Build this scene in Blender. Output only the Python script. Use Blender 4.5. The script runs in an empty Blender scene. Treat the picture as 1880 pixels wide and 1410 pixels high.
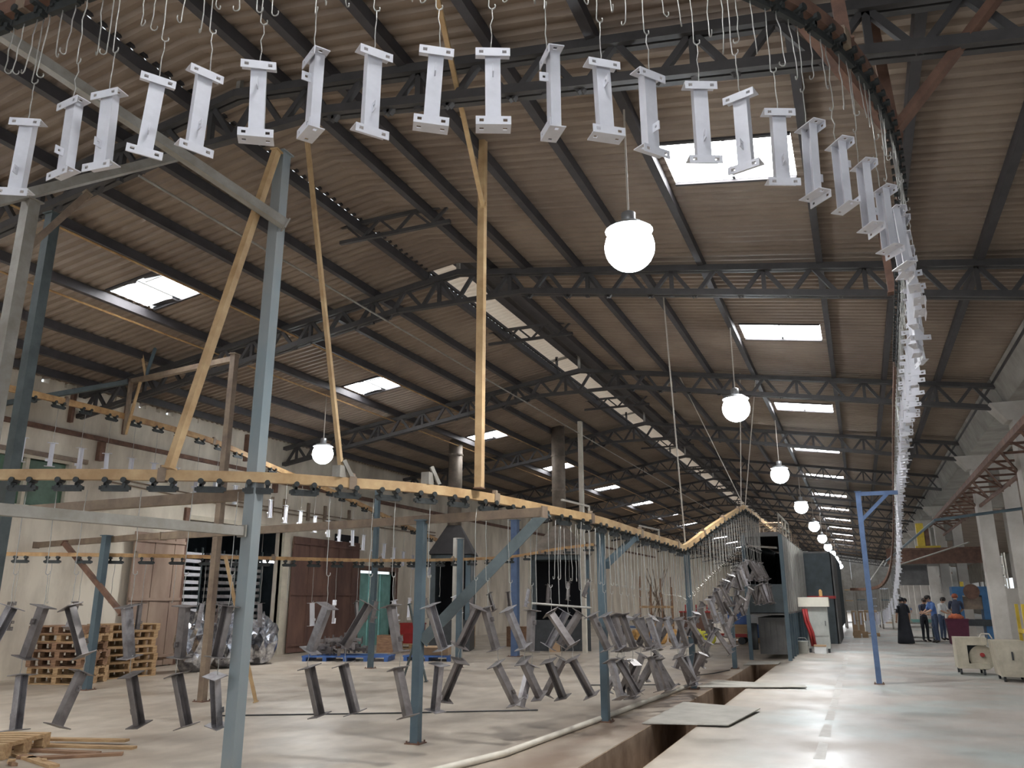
import bpy, bmesh, math, random
from mathutils import Vector, Matrix, Quaternion
random.seed(7)
SC = bpy.context.scene
COL = SC.collection
PI = math.pi

# ------------------------------------------------------------------ camera
th, ps = math.radians(15.14), math.radians(23.03)
cd = bpy.data.cameras.new('camera'); cam = bpy.data.objects.new('camera', cd); COL.objects.link(cam)
cd.sensor_width = 36.0; cd.lens = 36.0 * 1460.0 / 1880.0; cd.clip_end = 500; cd.clip_start = 0.05
fw = Vector((-math.sin(ps)*math.cos(th), math.cos(ps)*math.cos(th), math.sin(th)))
rt = Vector((math.cos(ps), math.sin(ps), 0)); up = rt.cross(fw)
m = Matrix((rt, up, -fw)).transposed().to_4x4(); m.translation = Vector((0, 0, 1.6))
cam.matrix_world = m
SC.camera = cam

# ------------------------------------------------------------------ world and exposure
w = bpy.data.worlds.new('world'); SC.world = w; w.use_nodes = True
bg = w.node_tree.nodes['Background']; bg.inputs[0].default_value = (0.86, 0.93, 1.0, 1); bg.inputs[1].default_value = 0.9
SC.view_settings.view_transform = 'Standard'; SC.view_settings.look = 'None'
SC.view_settings.gamma = 1.0; SC.view_settings.use_curve_mapping = False
SC.view_settings.exposure = 0.55
SC.cycles.use_light_tree = False
SC.cycles.max_bounces = 5; SC.cycles.diffuse_bounces = 3; SC.cycles.glossy_bounces = 2; SC.cycles.transmission_bounces = 0; SC.cycles.caustics_reflective = False; SC.cycles.caustics_refractive = False
LAMP_W = 420.0
SKYLIGHT = 14.0

# ------------------------------------------------------------------ materials
MATS = {}
def mat(name, col, rough=0.6, metal=0.0, var=0.25, scale=4.0, col2=None, emit=None, estr=0, stretch=None, bump=0.0, spec=0.5, detail=6.0, fac=(0.35, 0.7)):
    m = bpy.data.materials.new(name); m.use_nodes = True; nt = m.node_tree; b = nt.nodes['Principled BSDF']
    b.inputs['Roughness'].default_value = rough; b.inputs['Metallic'].default_value = metal
    b.inputs['Specular IOR Level'].default_value = spec
    if emit:
        b.inputs['Emission Color'].default_value = (*emit, 1); b.inputs['Emission Strength'].default_value = estr
    tc = nt.nodes.new('ShaderNodeTexCoord'); mp = nt.nodes.new('ShaderNodeMapping')
    nt.links.new(tc.outputs['Object'], mp.inputs['Vector'])
    if stretch: mp.inputs['Scale'].default_value = stretch
    n = nt.nodes.new('ShaderNodeTexNoise'); n.inputs['Scale'].default_value = scale; n.inputs['Detail'].default_value = detail
    n.inputs['Roughness'].default_value = 0.62
    nt.links.new(mp.outputs[0], n.inputs['Vector'])
    r = nt.nodes.new('ShaderNodeValToRGB'); r.color_ramp.elements[0].position = fac[0]; r.color_ramp.elements[1].position = fac[1]
    c2 = col2 if col2 else tuple(max(0, c*(1-var)) for c in col)
    r.color_ramp.elements[0].color = (*c2, 1); r.color_ramp.elements[1].color = (*col, 1)
    nt.links.new(n.outputs['Fac'], r.inputs['Fac']); nt.links.new(r.outputs['Color'], b.inputs['Base Color'])
    if bump:
        bp = nt.nodes.new('ShaderNodeBump'); bp.inputs['Strength'].default_value = bump; bp.inputs['Distance'].default_value = 0.02
        nt.links.new(n.outputs['Fac'], bp.inputs['Height']); nt.links.new(bp.outputs['Normal'], b.inputs['Normal'])
    MATS[name] = m
    return m

mat('white_paint', (0.70, 0.70, 0.75), 0.38, 0, 0.12, 9)
mat('dark_steel', (0.26, 0.238, 0.235), 0.42, 0.35, 0.5, 6, col2=(0.13, 0.115, 0.112))
mat('mill_steel', (0.46, 0.445, 0.465), 0.36, 0.5, 0.5, 7, col2=(0.21, 0.195, 0.20))
mat('wire', (0.50, 0.49, 0.46), 0.4, 0.6, 0.3, 20)
mat('post_pale', (0.34, 0.335, 0.32), 0.5, 0.1, 0.3, 0.8, col2=(0.19, 0.25, 0.28), stretch=(1, 1, 0.5))
mat('ochre', (0.56, 0.36, 0.16), 0.55, 0.1, 0.5, 5, col2=(0.30, 0.16, 0.07), stretch=(1, 1, 1))
mat('ochre_pale', (0.58, 0.41, 0.22), 0.55, 0.0, 0.4, 3, col2=(0.36, 0.22, 0.10))
mat('rust_brown', (0.22, 0.12, 0.08), 0.7, 0.1, 0.5, 5, col2=(0.11, 0.06, 0.045))
mat('blue_grey', (0.115, 0.16, 0.185), 0.5, 0.1, 0.4, 2, col2=(0.07, 0.11, 0.14))
mat('steel_blue', (0.10, 0.16, 0.30), 0.5, 0.1, 0.3, 5)
mat('grey_tube', (0.35, 0.335, 0.305), 0.5, 0.1, 0.35, 4, col2=(0.23, 0.21, 0.18))
mat('brown_tube', (0.30, 0.23, 0.16), 0.55, 0.1, 0.4, 4, col2=(0.17, 0.12, 0.09))
mat('dark_brace', (0.10, 0.125, 0.13), 0.5, 0.2, 0.4, 4)
mat('trolley', (0.05, 0.055, 0.055), 0.55, 0.4, 0.4, 9)
mat('roof_sheet', (0.32, 0.25, 0.195), 0.6, 0.05, 0.3, 0.7, col2=(0.21, 0.16, 0.125))
mat('purlin', (0.075, 0.07, 0.075), 0.6, 0.2, 0.3, 3)
mat('truss', (0.085, 0.08, 0.08), 0.6, 0.2, 0.35, 3)
mat('plaster', (0.76, 0.69, 0.58), 0.85, 0, 0.3, 1.1, col2=(0.45, 0.39, 0.315), stretch=(1, 1, 0.35), bump=0.15, fac=(0.30, 0.62))
mat('concrete', (0.38, 0.36, 0.33), 0.85, 0, 0.3, 1.4, col2=(0.24, 0.225, 0.20), bump=0.15)
mat('column_paint', (0.62, 0.59, 0.55), 0.75, 0, 0.2, 1.2, col2=(0.44, 0.41, 0.37))
mat('worn_mark', (0.60, 0.585, 0.55), 0.6, 0, 0.2, 6, col2=(0.50, 0.48, 0.45))
mat('pit', (0.42, 0.31, 0.22), 0.9, 0, 0.5, 2.5, col2=(0.22, 0.15, 0.10))
mat('plate', (0.50, 0.48, 0.43), 0.6, 0.2, 0.25, 2.5, col2=(0.36, 0.34, 0.30))
mat('pipe_cream', (0.75, 0.70, 0.60), 0.5, 0, 0.2, 5)
mat('rust_sheet', (0.21, 0.115, 0.085), 0.75, 0.05, 0.5, 2.2, col2=(0.11, 0.06, 0.05), stretch=(1, 1, 0.3))
mat('tan_sheet', (0.42, 0.31, 0.24), 0.75, 0.05, 0.4, 2.0, col2=(0.28, 0.19, 0.15), stretch=(1, 1, 0.3))
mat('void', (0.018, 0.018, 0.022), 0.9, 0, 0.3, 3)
mat('teal', (0.25, 0.52, 0.47), 0.6, 0, 0.35, 3)
mat('window_green', (0.10, 0.18, 0.12), 0.25, 0, 0.4, 2)
mat('frame_cream', (0.62, 0.56, 0.45), 0.7, 0, 0.2, 4)
mat('wood', (0.62, 0.43, 0.24), 0.75, 0, 0.4, 5, col2=(0.36, 0.22, 0.11), stretch=(1, 6, 6))
mat('wood_dark', (0.40, 0.24, 0.14), 0.8, 0, 0.4, 5, col2=(0.20, 0.11, 0.07), stretch=(1, 6, 6))
mat('cardboard', (0.50, 0.34, 0.21), 0.8, 0, 0.2, 4)
mat('plastic_blue', (0.05, 0.13, 0.38), 0.45, 0, 0.3, 4)
mat('red_paint', (0.45, 0.04, 0.04), 0.5, 0, 0.3, 4)
mat('yellow_paint', (0.80, 0.58, 0.06), 0.45, 0, 0.25, 4)
mat('orange_bag', (0.72, 0.42, 0.15), 0.7, 0, 0.4, 8)
mat('lime_bag', (0.72, 0.70, 0.08), 0.6, 0, 0.3, 6)
mat('silver_wrap', (0.72, 0.74, 0.78), 0.18, 0.85, 0.6, 9, col2=(0.16, 0.16, 0.19))
mat('booth_sheet', (0.42, 0.41, 0.38), 0.45, 0.45, 0.3, 2.5, col2=(0.28, 0.27, 0.25), stretch=(1, 1, 0.3))
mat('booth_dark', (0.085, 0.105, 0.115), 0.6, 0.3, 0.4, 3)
mat('booth_grey', (0.19, 0.185, 0.18), 0.6, 0.3, 0.35, 3)
mat('cabinet_cream', (0.80, 0.77, 0.66), 0.5, 0, 0.12, 4)
mat('cabinet_grey', (0.50, 0.52, 0.49), 0.5, 0.1, 0.2, 4)
mat('machine_beige', (0.58, 0.53, 0.42), 0.55, 0, 0.3, 4, col2=(0.40, 0.36, 0.28))
mat('machine_blue', (0.05, 0.17, 0.36), 0.45, 0.1, 0.3, 4)
mat('machine_dark', (0.06, 0.065, 0.07), 0.5, 0.3, 0.4, 5)
mat('hood', (0.30, 0.25, 0.20), 0.6, 0.2, 0.4, 3, col2=(0.17, 0.14, 0.115))
mat('hood_dark', (0.06, 0.055, 0.055), 0.7, 0.2, 0.3, 3)
mat('cable', (0.55, 0.50, 0.44), 0.6, 0, 0.2, 5)
mat('lamp_body', (0.45, 0.46, 0.47), 0.4, 0.6, 0.2, 5)
mat('lamp_glow', (1, 1, 1), 0.5, 0, 0, 5, emit=(0.86, 0.94, 1.0), estr=30).cycles.emission_sampling = 'NONE'
mat('tube_glow', (1, 1, 1), 0.5, 0, 0, 5, emit=(0.85, 0.9, 1.0), estr=14)
mat('skylight', (0.9, 0.9, 0.9), 0.6, 0, 0, 5, emit=(0.97, 0.98, 1.0), estr=SKYLIGHT)
mat('skin', (0.50, 0.30, 0.21), 0.6, 0, 0.1, 8)
mat('hair', (0.02, 0.016, 0.014), 0.6, 0, 0.2, 20)
mat('hair_red', (0.30, 0.07, 0.03), 0.6, 0, 0.2, 20)
mat('cloth_blue', (0.10, 0.20, 0.48), 0.8, 0, 0.25, 8)
mat('cloth_navy', (0.05, 0.06, 0.10), 0.85, 0, 0.3, 8)
mat('cloth_black', (0.018, 0.02, 0.028), 0.85, 0, 0.3, 8)
mat('cloth_white', (0.75, 0.76, 0.76), 0.8, 0, 0.1, 8)
mat('cloth_orange', (0.62, 0.17, 0.08), 0.8, 0, 0.2, 8)
mat('cloth_maroon', (0.13, 0.03, 0.06), 0.85, 0, 0.3, 8)
mat('cloth_jeans', (0.07, 0.10, 0.17), 0.85, 0, 0.3, 8)

def ridge_material():
    m = bpy.data.materials.new('ridge_sheet'); m.use_nodes = True; nt = m.node_tree; N = nt.nodes; N.remove(N['Principled BSDF'])
    n = N.new('ShaderNodeTexNoise'); n.inputs['Scale'].default_value = 3; r = N.new('ShaderNodeValToRGB'); r.color_ramp.elements[0].color = (0.62, 0.48, 0.36, 1); r.color_ramp.elements[1].color = (0.80, 0.68, 0.54, 1)
    d = N.new('ShaderNodeBsdfDiffuse'); t = N.new('ShaderNodeBsdfTranslucent'); x = N.new('ShaderNodeMixShader'); x.inputs[0].default_value = 0.45
    L = nt.links; L.new(n.outputs['Fac'], r.inputs['Fac']); L.new(r.outputs[0], d.inputs[0]); L.new(r.outputs[0], t.inputs[0]); L.new(d.outputs[0], x.inputs[1]); L.new(t.outputs[0], x.inputs[2]); L.new(x.outputs[0], N['Material Output'].inputs['Surface'])
    MATS['ridge_sheet'] = m
ridge_material()
def floor_material():
    m = bpy.data.materials.new('floor_concrete'); m.use_nodes = True; nt = m.node_tree; N = nt.nodes; L = nt.links
    b = N['Principled BSDF']; tc = N.new('ShaderNodeTexCoord')
    def noise(sc, det=6, stretch=(1, 1, 1)):
        mp = N.new('ShaderNodeMapping'); mp.inputs['Scale'].default_value = stretch; L.new(tc.outputs['Object'], mp.inputs['Vector'])
        n = N.new('ShaderNodeTexNoise'); n.inputs['Scale'].default_value = sc; n.inputs['Detail'].default_value = det; L.new(mp.outputs[0], n.inputs['Vector']); return n
    def ramp(n, p0, p1, c0, c1):
        r = N.new('ShaderNodeValToRGB'); e = r.color_ramp.elements; e[0].position = p0; e[1].position = p1; e[0].color = (*c0, 1); e[1].color = (*c1, 1)
        L.new(n.outputs['Fac'], r.inputs['Fac']); return r
    base = ramp(noise(0.45, 8), 0.3, 0.7, (0.47, 0.405, 0.33), (0.61, 0.54, 0.455))
    fine = ramp(noise(3.0, 8, (1, 0.6, 1)), 0.35, 0.65, (0.80, 0.79, 0.78), (1, 1, 1))
    mx = N.new('ShaderNodeMixRGB'); mx.blend_type = 'MULTIPLY'; mx.inputs[0].default_value = 0.7
    L.new(base.outputs[0], mx.inputs[1]); L.new(fine.outputs[0], mx.inputs[2])
    # worn pale paint on the aisle
    sep = N.new('ShaderNodeSeparateXYZ'); L.new(tc.outputs['Object'], sep.inputs[0])
    mr = N.new('ShaderNodeMapRange'); mr.inputs[1].default_value = -2.2; mr.inputs[2].default_value = -1.0; L.new(sep.outputs['X'], mr.inputs[0])
    paint = ramp(noise(0.55, 5), 0.46, 0.64, (0.47, 0.43, 0.39), (0.44, 0.475, 0.455))
    mx2 = N.new('ShaderNodeMixRGB'); L.new(mr.outputs[0], mx2.inputs[0]); L.new(mx.outputs[0], mx2.inputs[1]); L.new(paint.outputs[0], mx2.inputs[2])
    mx3 = N.new('ShaderNodeMixRGB'); mx3.blend_type = 'MULTIPLY'; mx3.inputs[0].default_value = 0.6
    L.new(mx2.outputs[0], mx3.inputs[1]); L.new(fine.outputs[0], mx3.inputs[2])
    # oily brown stain beside the trench
    st = N.new('ShaderNodeMapRange'); st.inputs[1].default_value = -4.1; st.inputs[2].default_value = -3.2; L.new(sep.outputs['X'], st.inputs[0])
    st2 = N.new('ShaderNodeMapRange'); st2.inputs[1].default_value = -2.1; st2.inputs[2].default_value = -2.2; L.new(sep.outputs['X'], st2.inputs[0])
    st3 = N.new('ShaderNodeMapRange'); st3.inputs[1].default_value = 24.0; st3.inputs[2].default_value = 20.0; L.new(sep.outputs['Y'], st3.inputs[0])
    sn = N.new('ShaderNodeMapRange'); sn.inputs[1].default_value = 0.28; sn.inputs[2].default_value = 0.54; L.new(noise(1.3, 7, (1, 0.35, 1)).outputs['Fac'], sn.inputs[0])
    m1 = N.new('ShaderNodeMath'); m1.operation = 'MULTIPLY'; L.new(st.outputs[0], m1.inputs[0]); L.new(st2.outputs[0], m1.inputs[1])
    m2 = N.new('ShaderNodeMath'); m2.operation = 'MULTIPLY'; L.new(m1.outputs[0], m2.inputs[0]); L.new(st3.outputs[0], m2.inputs[1])
    m3 = N.new('ShaderNodeMath'); m3.operation = 'MULTIPLY'; L.new(m2.outputs[0], m3.inputs[0]); L.new(sn.outputs[0], m3.inputs[1])
    m4 = N.new('ShaderNodeMath'); m4.operation = 'MULTIPLY'; L.new(m3.outputs[0], m4.inputs[0]); m4.inputs[1].default_value = 0.9
    mx4 = N.new('ShaderNodeMixRGB'); L.new(m4.outputs[0], mx4.inputs[0]); L.new(mx3.outputs[0], mx4.inputs[1]); mx4.inputs[2].default_value = (0.20, 0.14, 0.10, 1)
    L.new(mx4.outputs[0], b.inputs['Base Color'])
    rr = N.new('ShaderNodeMapRange'); rr.inputs[1].default_value = 0.35; rr.inputs[2].default_value = 0.65; rr.inputs[3].default_value = 0.28; rr.inputs[4].default_value = 0.6
    L.new(noise(0.9, 5).outputs['Fac'], rr.inputs[0]); L.new(rr.outputs[0], b.inputs['Roughness'])
    MATS['floor_concrete'] = m
floor_material()

# ------------------------------------------------------------------ mesh helpers
class MB:
    def __init__(self): self.v = []; self.f = []
    def quad(self, *p):
        i = len(self.v); self.v += [tuple(q) for q in p]; self.f.append(tuple(range(i, i+len(p)))); return self
    def hexa(self, p):          # p: 8 points, bottom ring then top ring
        i = len(self.v); self.v += [tuple(q) for q in p]
        for a in ((3, 2, 1, 0), (4, 5, 6, 7), (0, 1, 5, 4), (1, 2, 6, 5), (2, 3, 7, 6), (3, 0, 4, 7)): self.f.append(tuple(i+k for k in a))
        return self
    def box(self, x0, x1, y0, y1, z0, z1):
        return self.hexa([(x0, y0, z0), (x1, y0, z0), (x1, y1, z0), (x0, y1, z0), (x0, y0, z1), (x1, y0, z1), (x1, y1, z1), (x0, y1, z1)])
    def bar(self, a, b, w, h=None, upv=(0, 0, 1)):
        a, b = Vector(a), Vector(b); h = h or w; d = (b-a).normalized(); u = Vector(upv)
        if abs(d.dot(u)) > 0.98: u = Vector((0, 1, 0))
        s = d.cross(u).normalized(); t = s.cross(d)
        c = [(-1, -1), (1, -1), (1, 1), (-1, 1)]
        return self.hexa([a+s*w/2*x+t*h/2*y for x, y in c] + [b+s*w/2*x+t*h/2*y for x, y in c])
    def tube(self, pts, r, n=6, cap=True):
        pts = [Vector(p) for p in pts]; rs = r if isinstance(r, (list, tuple)) else [r]*len(pts); rings = []
        d0 = (pts[1]-pts[0]).normalized(); u = Vector((0, 0, 1)) if abs(d0.z) < 0.9 else Vector((1, 0, 0))
        for k, p in enumerate(pts):
            d = (pts[min(k+1, len(pts)-1)]-pts[max(k-1, 0)])
            d = d.normalized() if d.length > 1e-9 else d0
            s = d.cross(u)
            s = s.normalized() if s.length > 1e-6 else Vector((1, 0, 0))
            t = s.cross(d).normalized(); u = t
            i = len(self.v); self.v += [tuple(p+(s*math.cos(2*PI*j/n)+t*math.sin(2*PI*j/n))*rs[k]) for j in range(n)]; rings.append(i)
        for a, b in zip(rings, rings[1:]):
            for j in range(n): self.f.append((a+j, a+(j+1) % n, b+(j+1) % n, b+j))
        if cap:
            self.f.append(tuple(rings[0]+j for j in reversed(range(n)))); self.f.append(tuple(rings[-1]+j for j in range(n)))
        return self
    def lathe(self, c, prof, n=16):      # prof: list of (r, z) from c, vertical axis
        c = Vector(c); rings = []
        for r, z in prof:
            i = len(self.v); self.v += [(c.x+r*math.cos(2*PI*j/n), c.y+r*math.sin(2*PI*j/n), c.z+z) for j in range(n)]; rings.append(i)
        for a, b in zip(rings, rings[1:]):
            for j in range(n): self.f.append((a+j, a+(j+1) % n, b+(j+1) % n, b+j))
        self.f.append(tuple(rings[0]+j for j in reversed(range(n)))); self.f.append(tuple(rings[-1]+j for j in range(n)))
        return self
    def sweep(self, pts, w, h):          # rectangular rail along a path, kept upright
        pts = [Vector(p) for p in pts]; rings = []
        for k, p in enumerate(pts):
            d = (pts[min(k+1, len(pts)-1)]-pts[max(k-1, 0)]).normalized(); s = d.cross(Vector((0, 0, 1))).normalized(); t = s.cross(d)
            i = len(self.v); self.v += [tuple(p+s*w/2*x+t*h/2*y) for x, y in ((-1, -1), (1, -1), (1, 1), (-1, 1))]; rings.append(i)
        for a, b in zip(rings, rings[1:]):
            for j in range(4): self.f.append((a+j, a+(j+1) % 4, b+(j+1) % 4, b+j))
        self.f.append(tuple(rings[0]+j for j in reversed(range(4)))); self.f.append(tuple(rings[-1]+j for j in range(4)))
        return self
    def grid_plate(self, xs, ys, holes, z0, z1):   # flat plate of cells with real holes
        nx, ny = len(xs)-1, len(ys)-1
        full = lambda i, j: 0 <= i < nx and 0 <= j < ny and (i, j) not in holes
        for i in range(nx):
            for j in range(ny):
                if not full(i, j): continue
                a, b, c, d = xs[i], xs[i+1], ys[j], ys[j+1]
                self.quad((a, c, z1), (b, c, z1), (b, d, z1), (a, d, z1)); self.quad((a, d, z0), (b, d, z0), (b, c, z0), (a, c, z0))
                if not full(i-1, j): self.quad((a, c, z0), (a, c, z1), (a, d, z1), (a, d, z0))
                if not full(i+1, j): self.quad((b, d, z0), (b, d, z1), (b, c, z1), (b, c, z0))
                if not full(i, j-1): self.quad((b, c, z0), (b, c, z1), (a, c, z1), (a, c, z0))
                if not full(i, j+1): self.quad((a, d, z0), (a, d, z1), (b, d, z1), (b, d, z0))
        return self
    def mesh(self, name, material=None, smooth=False):
        me = bpy.data.meshes.new(name); me.from_pydata(self.v, [], self.f); me.update()
        if material: me.materials.append(MATS[material])
        if smooth:
            for p in me.polygons: p.use_smooth = True
        return me
    def build(self, name, material, parent=None, smooth=False, loc=None, label=None, cat=None, group=None, kind=None):
        return link(name, self.mesh(name, material, smooth), parent, loc, label, cat, group, kind)

def link(name, data, parent=None, loc=None, label=None, cat=None, group=None, kind=None):
    o = bpy.data.objects.new(name, data); COL.objects.link(o)
    if parent is not None: o.parent = parent
    if loc is not None: o.location = loc
    if label: o['label'] = label
    if cat: o['category'] = cat
    if group: o['group'] = group
    if kind: o['kind'] = kind
    return o
def thing(name, label, cat, loc=(0, 0, 0), group=None, rotz=0): 
    o = link(name, None, None, loc, label, cat, group); o.rotation_euler = (0, 0, rotz); o.empty_display_size = 0.2; return o
def struct(name, loc=(0, 0, 0)): return link(name, None, None, loc, kind='structure')
_ones = ['', 'first', 'second', 'third', 'fourth', 'fifth', 'sixth', 'seventh', 'eighth', 'ninth', 'tenth', 'eleventh', 'twelfth', 'thirteenth', 'fourteenth', 'fifteenth', 'sixteenth', 'seventeenth', 'eighteenth', 'nineteenth']
_tens = ['', '', 'twent', 'thirt', 'fort', 'fift', 'sixt', 'sevent', 'eight', 'ninet']
ORD = [_ones[n] if n < 20 else (_tens[n//10]+'ieth' if n % 10 == 0 else _tens[n//10]+'y-'+_ones[n % 10]) for n in range(1, 100)] + ['hundred-and-%s' % _ones[n] for n in range(1, 20)]

# ------------------------------------------------------------------ hall shell
XL, XR, XM, ZE, SL = -16.3, 3.25, -6.5, 6.4, 0.15
YF, YB = -9.0, 116.8
def zroof(x): return ZE + SL*(x-XL) if x < XM else ZE + SL*(XR-x)
ZR = zroof(XM)
TY = [-1.5, 6.6] + [12.65+7.35*k for k in range(15)]       # truss stations

fl = struct('floor')
PX0, PX1, PY0, PY1 = -2.74, -2.15, 4.0, 23.2   # trench
for x0, x1, y0, y1 in ((XL-0.3, PX0, YF, YB), (PX1, 15.0, YF, YB), (PX0, PX1, YF, PY0), (PX0, PX1, PY1, YB)):
    MB().box(x0, x1, y0, y1, -0.25, 0).build('slab', 'floor_concrete', fl)
PD = -0.55
for q in ((PX0, PX0+0.012, PY0, PY1, PD, -0.004), (PX1-0.012, PX1, PY0, PY1, PD, -0.004), (PX0, PX1, PY0, PY0+0.012, PD, -0.004), (PX0, PX1, PY1-0.012, PY1, PD, -0.004), (PX0, PX1, PY0, PY1, PD-0.05, PD)):
    MB().box(*q).build('trench_lining', 'pit', fl)
for k in range(26):
    y_ = 8.0+k*1.5; MB().hexa([(-0.64+random.uniform(-.02, .02), y_, 0.0), (-0.52, y_+random.uniform(-.1, .1), 0.0), (-0.53, y_+random.uniform(.5, 1.3), 0.0), (-0.63, y_+random.uniform(.6, 1.4), 0.0), (-0.64, y_, 0.002), (-0.52, y_, 0.002), (-0.53, y_+1.0, 0.002), (-0.63, y_+1.1, 0.002)]).build('aisle_mark', 'worn_mark', fl)

# left wall with an opening, a teal door, a small window; ribs and strips on it
wl = struct('wall_left')
OY0, OY1, OZ = 16.3, 20.2, 3.65
DY0, DY1, DZ = 24.5, 26.9, 2.6
WY0, WY1, WZ0, WZ1 = 8.5, 12.6, 3.55, 4.55
def wpanel(y0, y1, z0, z1):
    if z1 == ZE and y1 <= OY0: z1 = ZE-0.13
    MB().box(XL-0.25, XL, y0, y1, z0, z1).build('wall_panel', 'plaster', wl)
wpanel(YF, WY0, 0, ZE); wpanel(WY0, WY1, 0, WZ0); wpanel(WY0, WY1, WZ1, ZE); wpanel(WY1, OY0, 0, ZE)
wpanel(OY0, OY1, OZ, ZE); wpanel(OY1, DY0, 0, ZE); wpanel(DY0, DY1, DZ, ZE); wpanel(DY1, 70, 0, ZE); wpanel(70, YB, 0, ZE)
for k in range(56): MB().box(XL-0.2, XL, YF+k*0.452, YF+k*0.452+random.uniform(.2, .42), ZE-0.13, ZE-0.01).build('eave_block', 'plaster', wl)
MB().box(XL, XL+0.10, YF, 19.3, 5.22, 5.32).build('ledge', 'rust_brown', wl)
MB().box(XL, XL+0.10, 19.3, 70, 5.05, 5.17).build('ledge', 'rust_brown', wl)
MB().box(XL, XL+0.08, YF, 13.0, 4.62, 4.72).build('ledge', 'brown_tube', wl)
for y in (9.6, 13.3, 19.6): MB().bar((XL+0.06, y, 5.2), (XL+0.06, y, 4.75), 0.14).build('ledge_bracket', 'rust_brown', wl)
for y in (12.4, 13.9, 18.2): MB().bar((XL+0.05, y, 6.3), (XL+0.05, y, 5.5), 0.12, 0.08).build('wall_strap', 'rust_brown', wl)
# conduit lines on the wall
for z0, z1 in ((4.45, 4.30), (4.35, 4.18)): MB().tube([(XL+0.04, 12.7, z0), (XL+0.04, 17, z1), (XL+0.04, 30, z1)], 0.02).build('conduit', 'brown_tube', wl)
for y in (18.6, 19.5, 20.1, 21.3, 22.2, 23.6, 25.2): MB().box(XL, XL+0.06, y, y+0.12, 4.05, 4.62).build('insulator_bracket', 'brown_tube', wl)
# store room behind the opening
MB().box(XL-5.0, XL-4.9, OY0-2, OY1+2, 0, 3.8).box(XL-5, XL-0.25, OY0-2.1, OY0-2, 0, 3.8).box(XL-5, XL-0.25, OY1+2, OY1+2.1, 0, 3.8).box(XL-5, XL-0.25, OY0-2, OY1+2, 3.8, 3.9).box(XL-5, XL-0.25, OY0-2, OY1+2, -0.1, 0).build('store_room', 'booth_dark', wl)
MB().box(XL-0.1, XL+0.08, OY0-0.16, OY0, 0, OZ+0.3).build('door_post', 'rust_brown', wl)
MB().box(XL-0.1, XL+0.10, OY1, OY1+0.24, 0, OZ).build('door_post', 'frame_cream', wl)
MB().box(XL-0.1, XL+0.06, OY0, OY1+0.2, OZ, OZ+0.12).build('lintel', 'frame_cream', wl)
# window with green panes
win = struct('window_1')
MB().box(XL-0.08, XL+0.05, WY0, WY1, WZ1, WZ1+0.07).box(XL-0.08, XL+0.05, WY0, WY1, WZ0-0.07, WZ0).build('window_frame', 'frame_cream', win)
for k in range(4):
    ya = WY0+k*(WY1-WY0)/4; yb = ya+(WY1-WY0)/4
    MB().box(XL-0.10, XL-0.08, ya+0.04, yb-0.04, WZ0, WZ1).build('pane', 'window_green', win)
    MB().box(XL-0.09, XL+0.03, yb-0.04, yb+0.04, WZ0, WZ1).build('mullion', 'frame_cream', win)
# teal double door
dr = struct('door_1')
for k in range(3):
    ya = DY0+0.1+k*0.76
    MB().box(XL-0.16, XL-0.11, ya, ya+0.7, 0, DZ-0.1).build('door_leaf', 'teal', dr)
    MB().box(XL-0.11, XL-0.09, ya+0.1, ya+0.6, 0.3, 1.1).box(XL-0.11, XL-0.09, ya+0.1, ya+0.6, 1.3, 2.3).build('door_panel', 'teal', dr)
MB().box(XL-0.2, XL+0.06, DY0-0.15, DY0, 0, DZ+0.1).box(XL-0.2, XL+0.06, DY1, DY1+0.15, 0, DZ+0.1).box(XL-0.2, XL+0.08, DY0-0.15, DY1+0.15, DZ, DZ+0.15).build('door_frame', 'rust_brown', dr)
# hinged and sliding sheet doors beside the opening
def sheet_door(name, label, y0, y1, z1, x, m_, n):
    t = thing(name, label, 'door', (x, y0, 0))
    st = (y1-y0)/n
    for k in range(n):
        MB().box(0, 0.035 if k % 2 else 0.05, k*st+0.004, (k+1)*st-0.004, 0.03, z1).build('panel', m_, t)
    for z in (0.25, z1*0.5, z1-0.2): MB().box(0.05, 0.085, 0, y1-y0, z-0.035, z+0.035).build('rail', m_, t)
sheet_door('sliding_door', 'rusty brown sheet sliding door right of the store opening', OY1+0.35, 24.2, 3.5, XL+0.14, 'rust_sheet', 9)
sheet_door('hinged_door', 'light brown rusted sheet door left of the store opening', 14.5, 16.1, 3.2, XL+0.14, 'tan_sheet', 5)
MB().box(XL+0.02, XL+0.05, 22.9, 24.3, 2.95, 3.75).build('opening_shade_sheet', 'void', wl)  # near-black sheet on the wall, its colour standing in for shade in an opening

# end walls
we = struct('wall_far'); 
for k in range(6): MB().box(XL-0.3+k*5.2, XL-0.3+(k+1)*5.2-0.02, YB, YB+0.2, 0, 8.5).build('wall_panel', 'concrete', we)
# right side bay: outer wall with openings
wr = struct('wall_right')
for k in range(17):
    y = YF+k*7.4
    MB().box(12.0, 12.2, y, y+7.4, 0, 0.9).build('wall_panel', 'concrete', wr)
    MB().box(12.0, 12.2, y, y+7.4, 3.4, 6.2).build('wall_panel', 'concrete', wr)
    MB().box(12.0, 12.2, y, y+1.2, 0.9, 3.4).build('wall_panel', 'concrete', wr)

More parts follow.
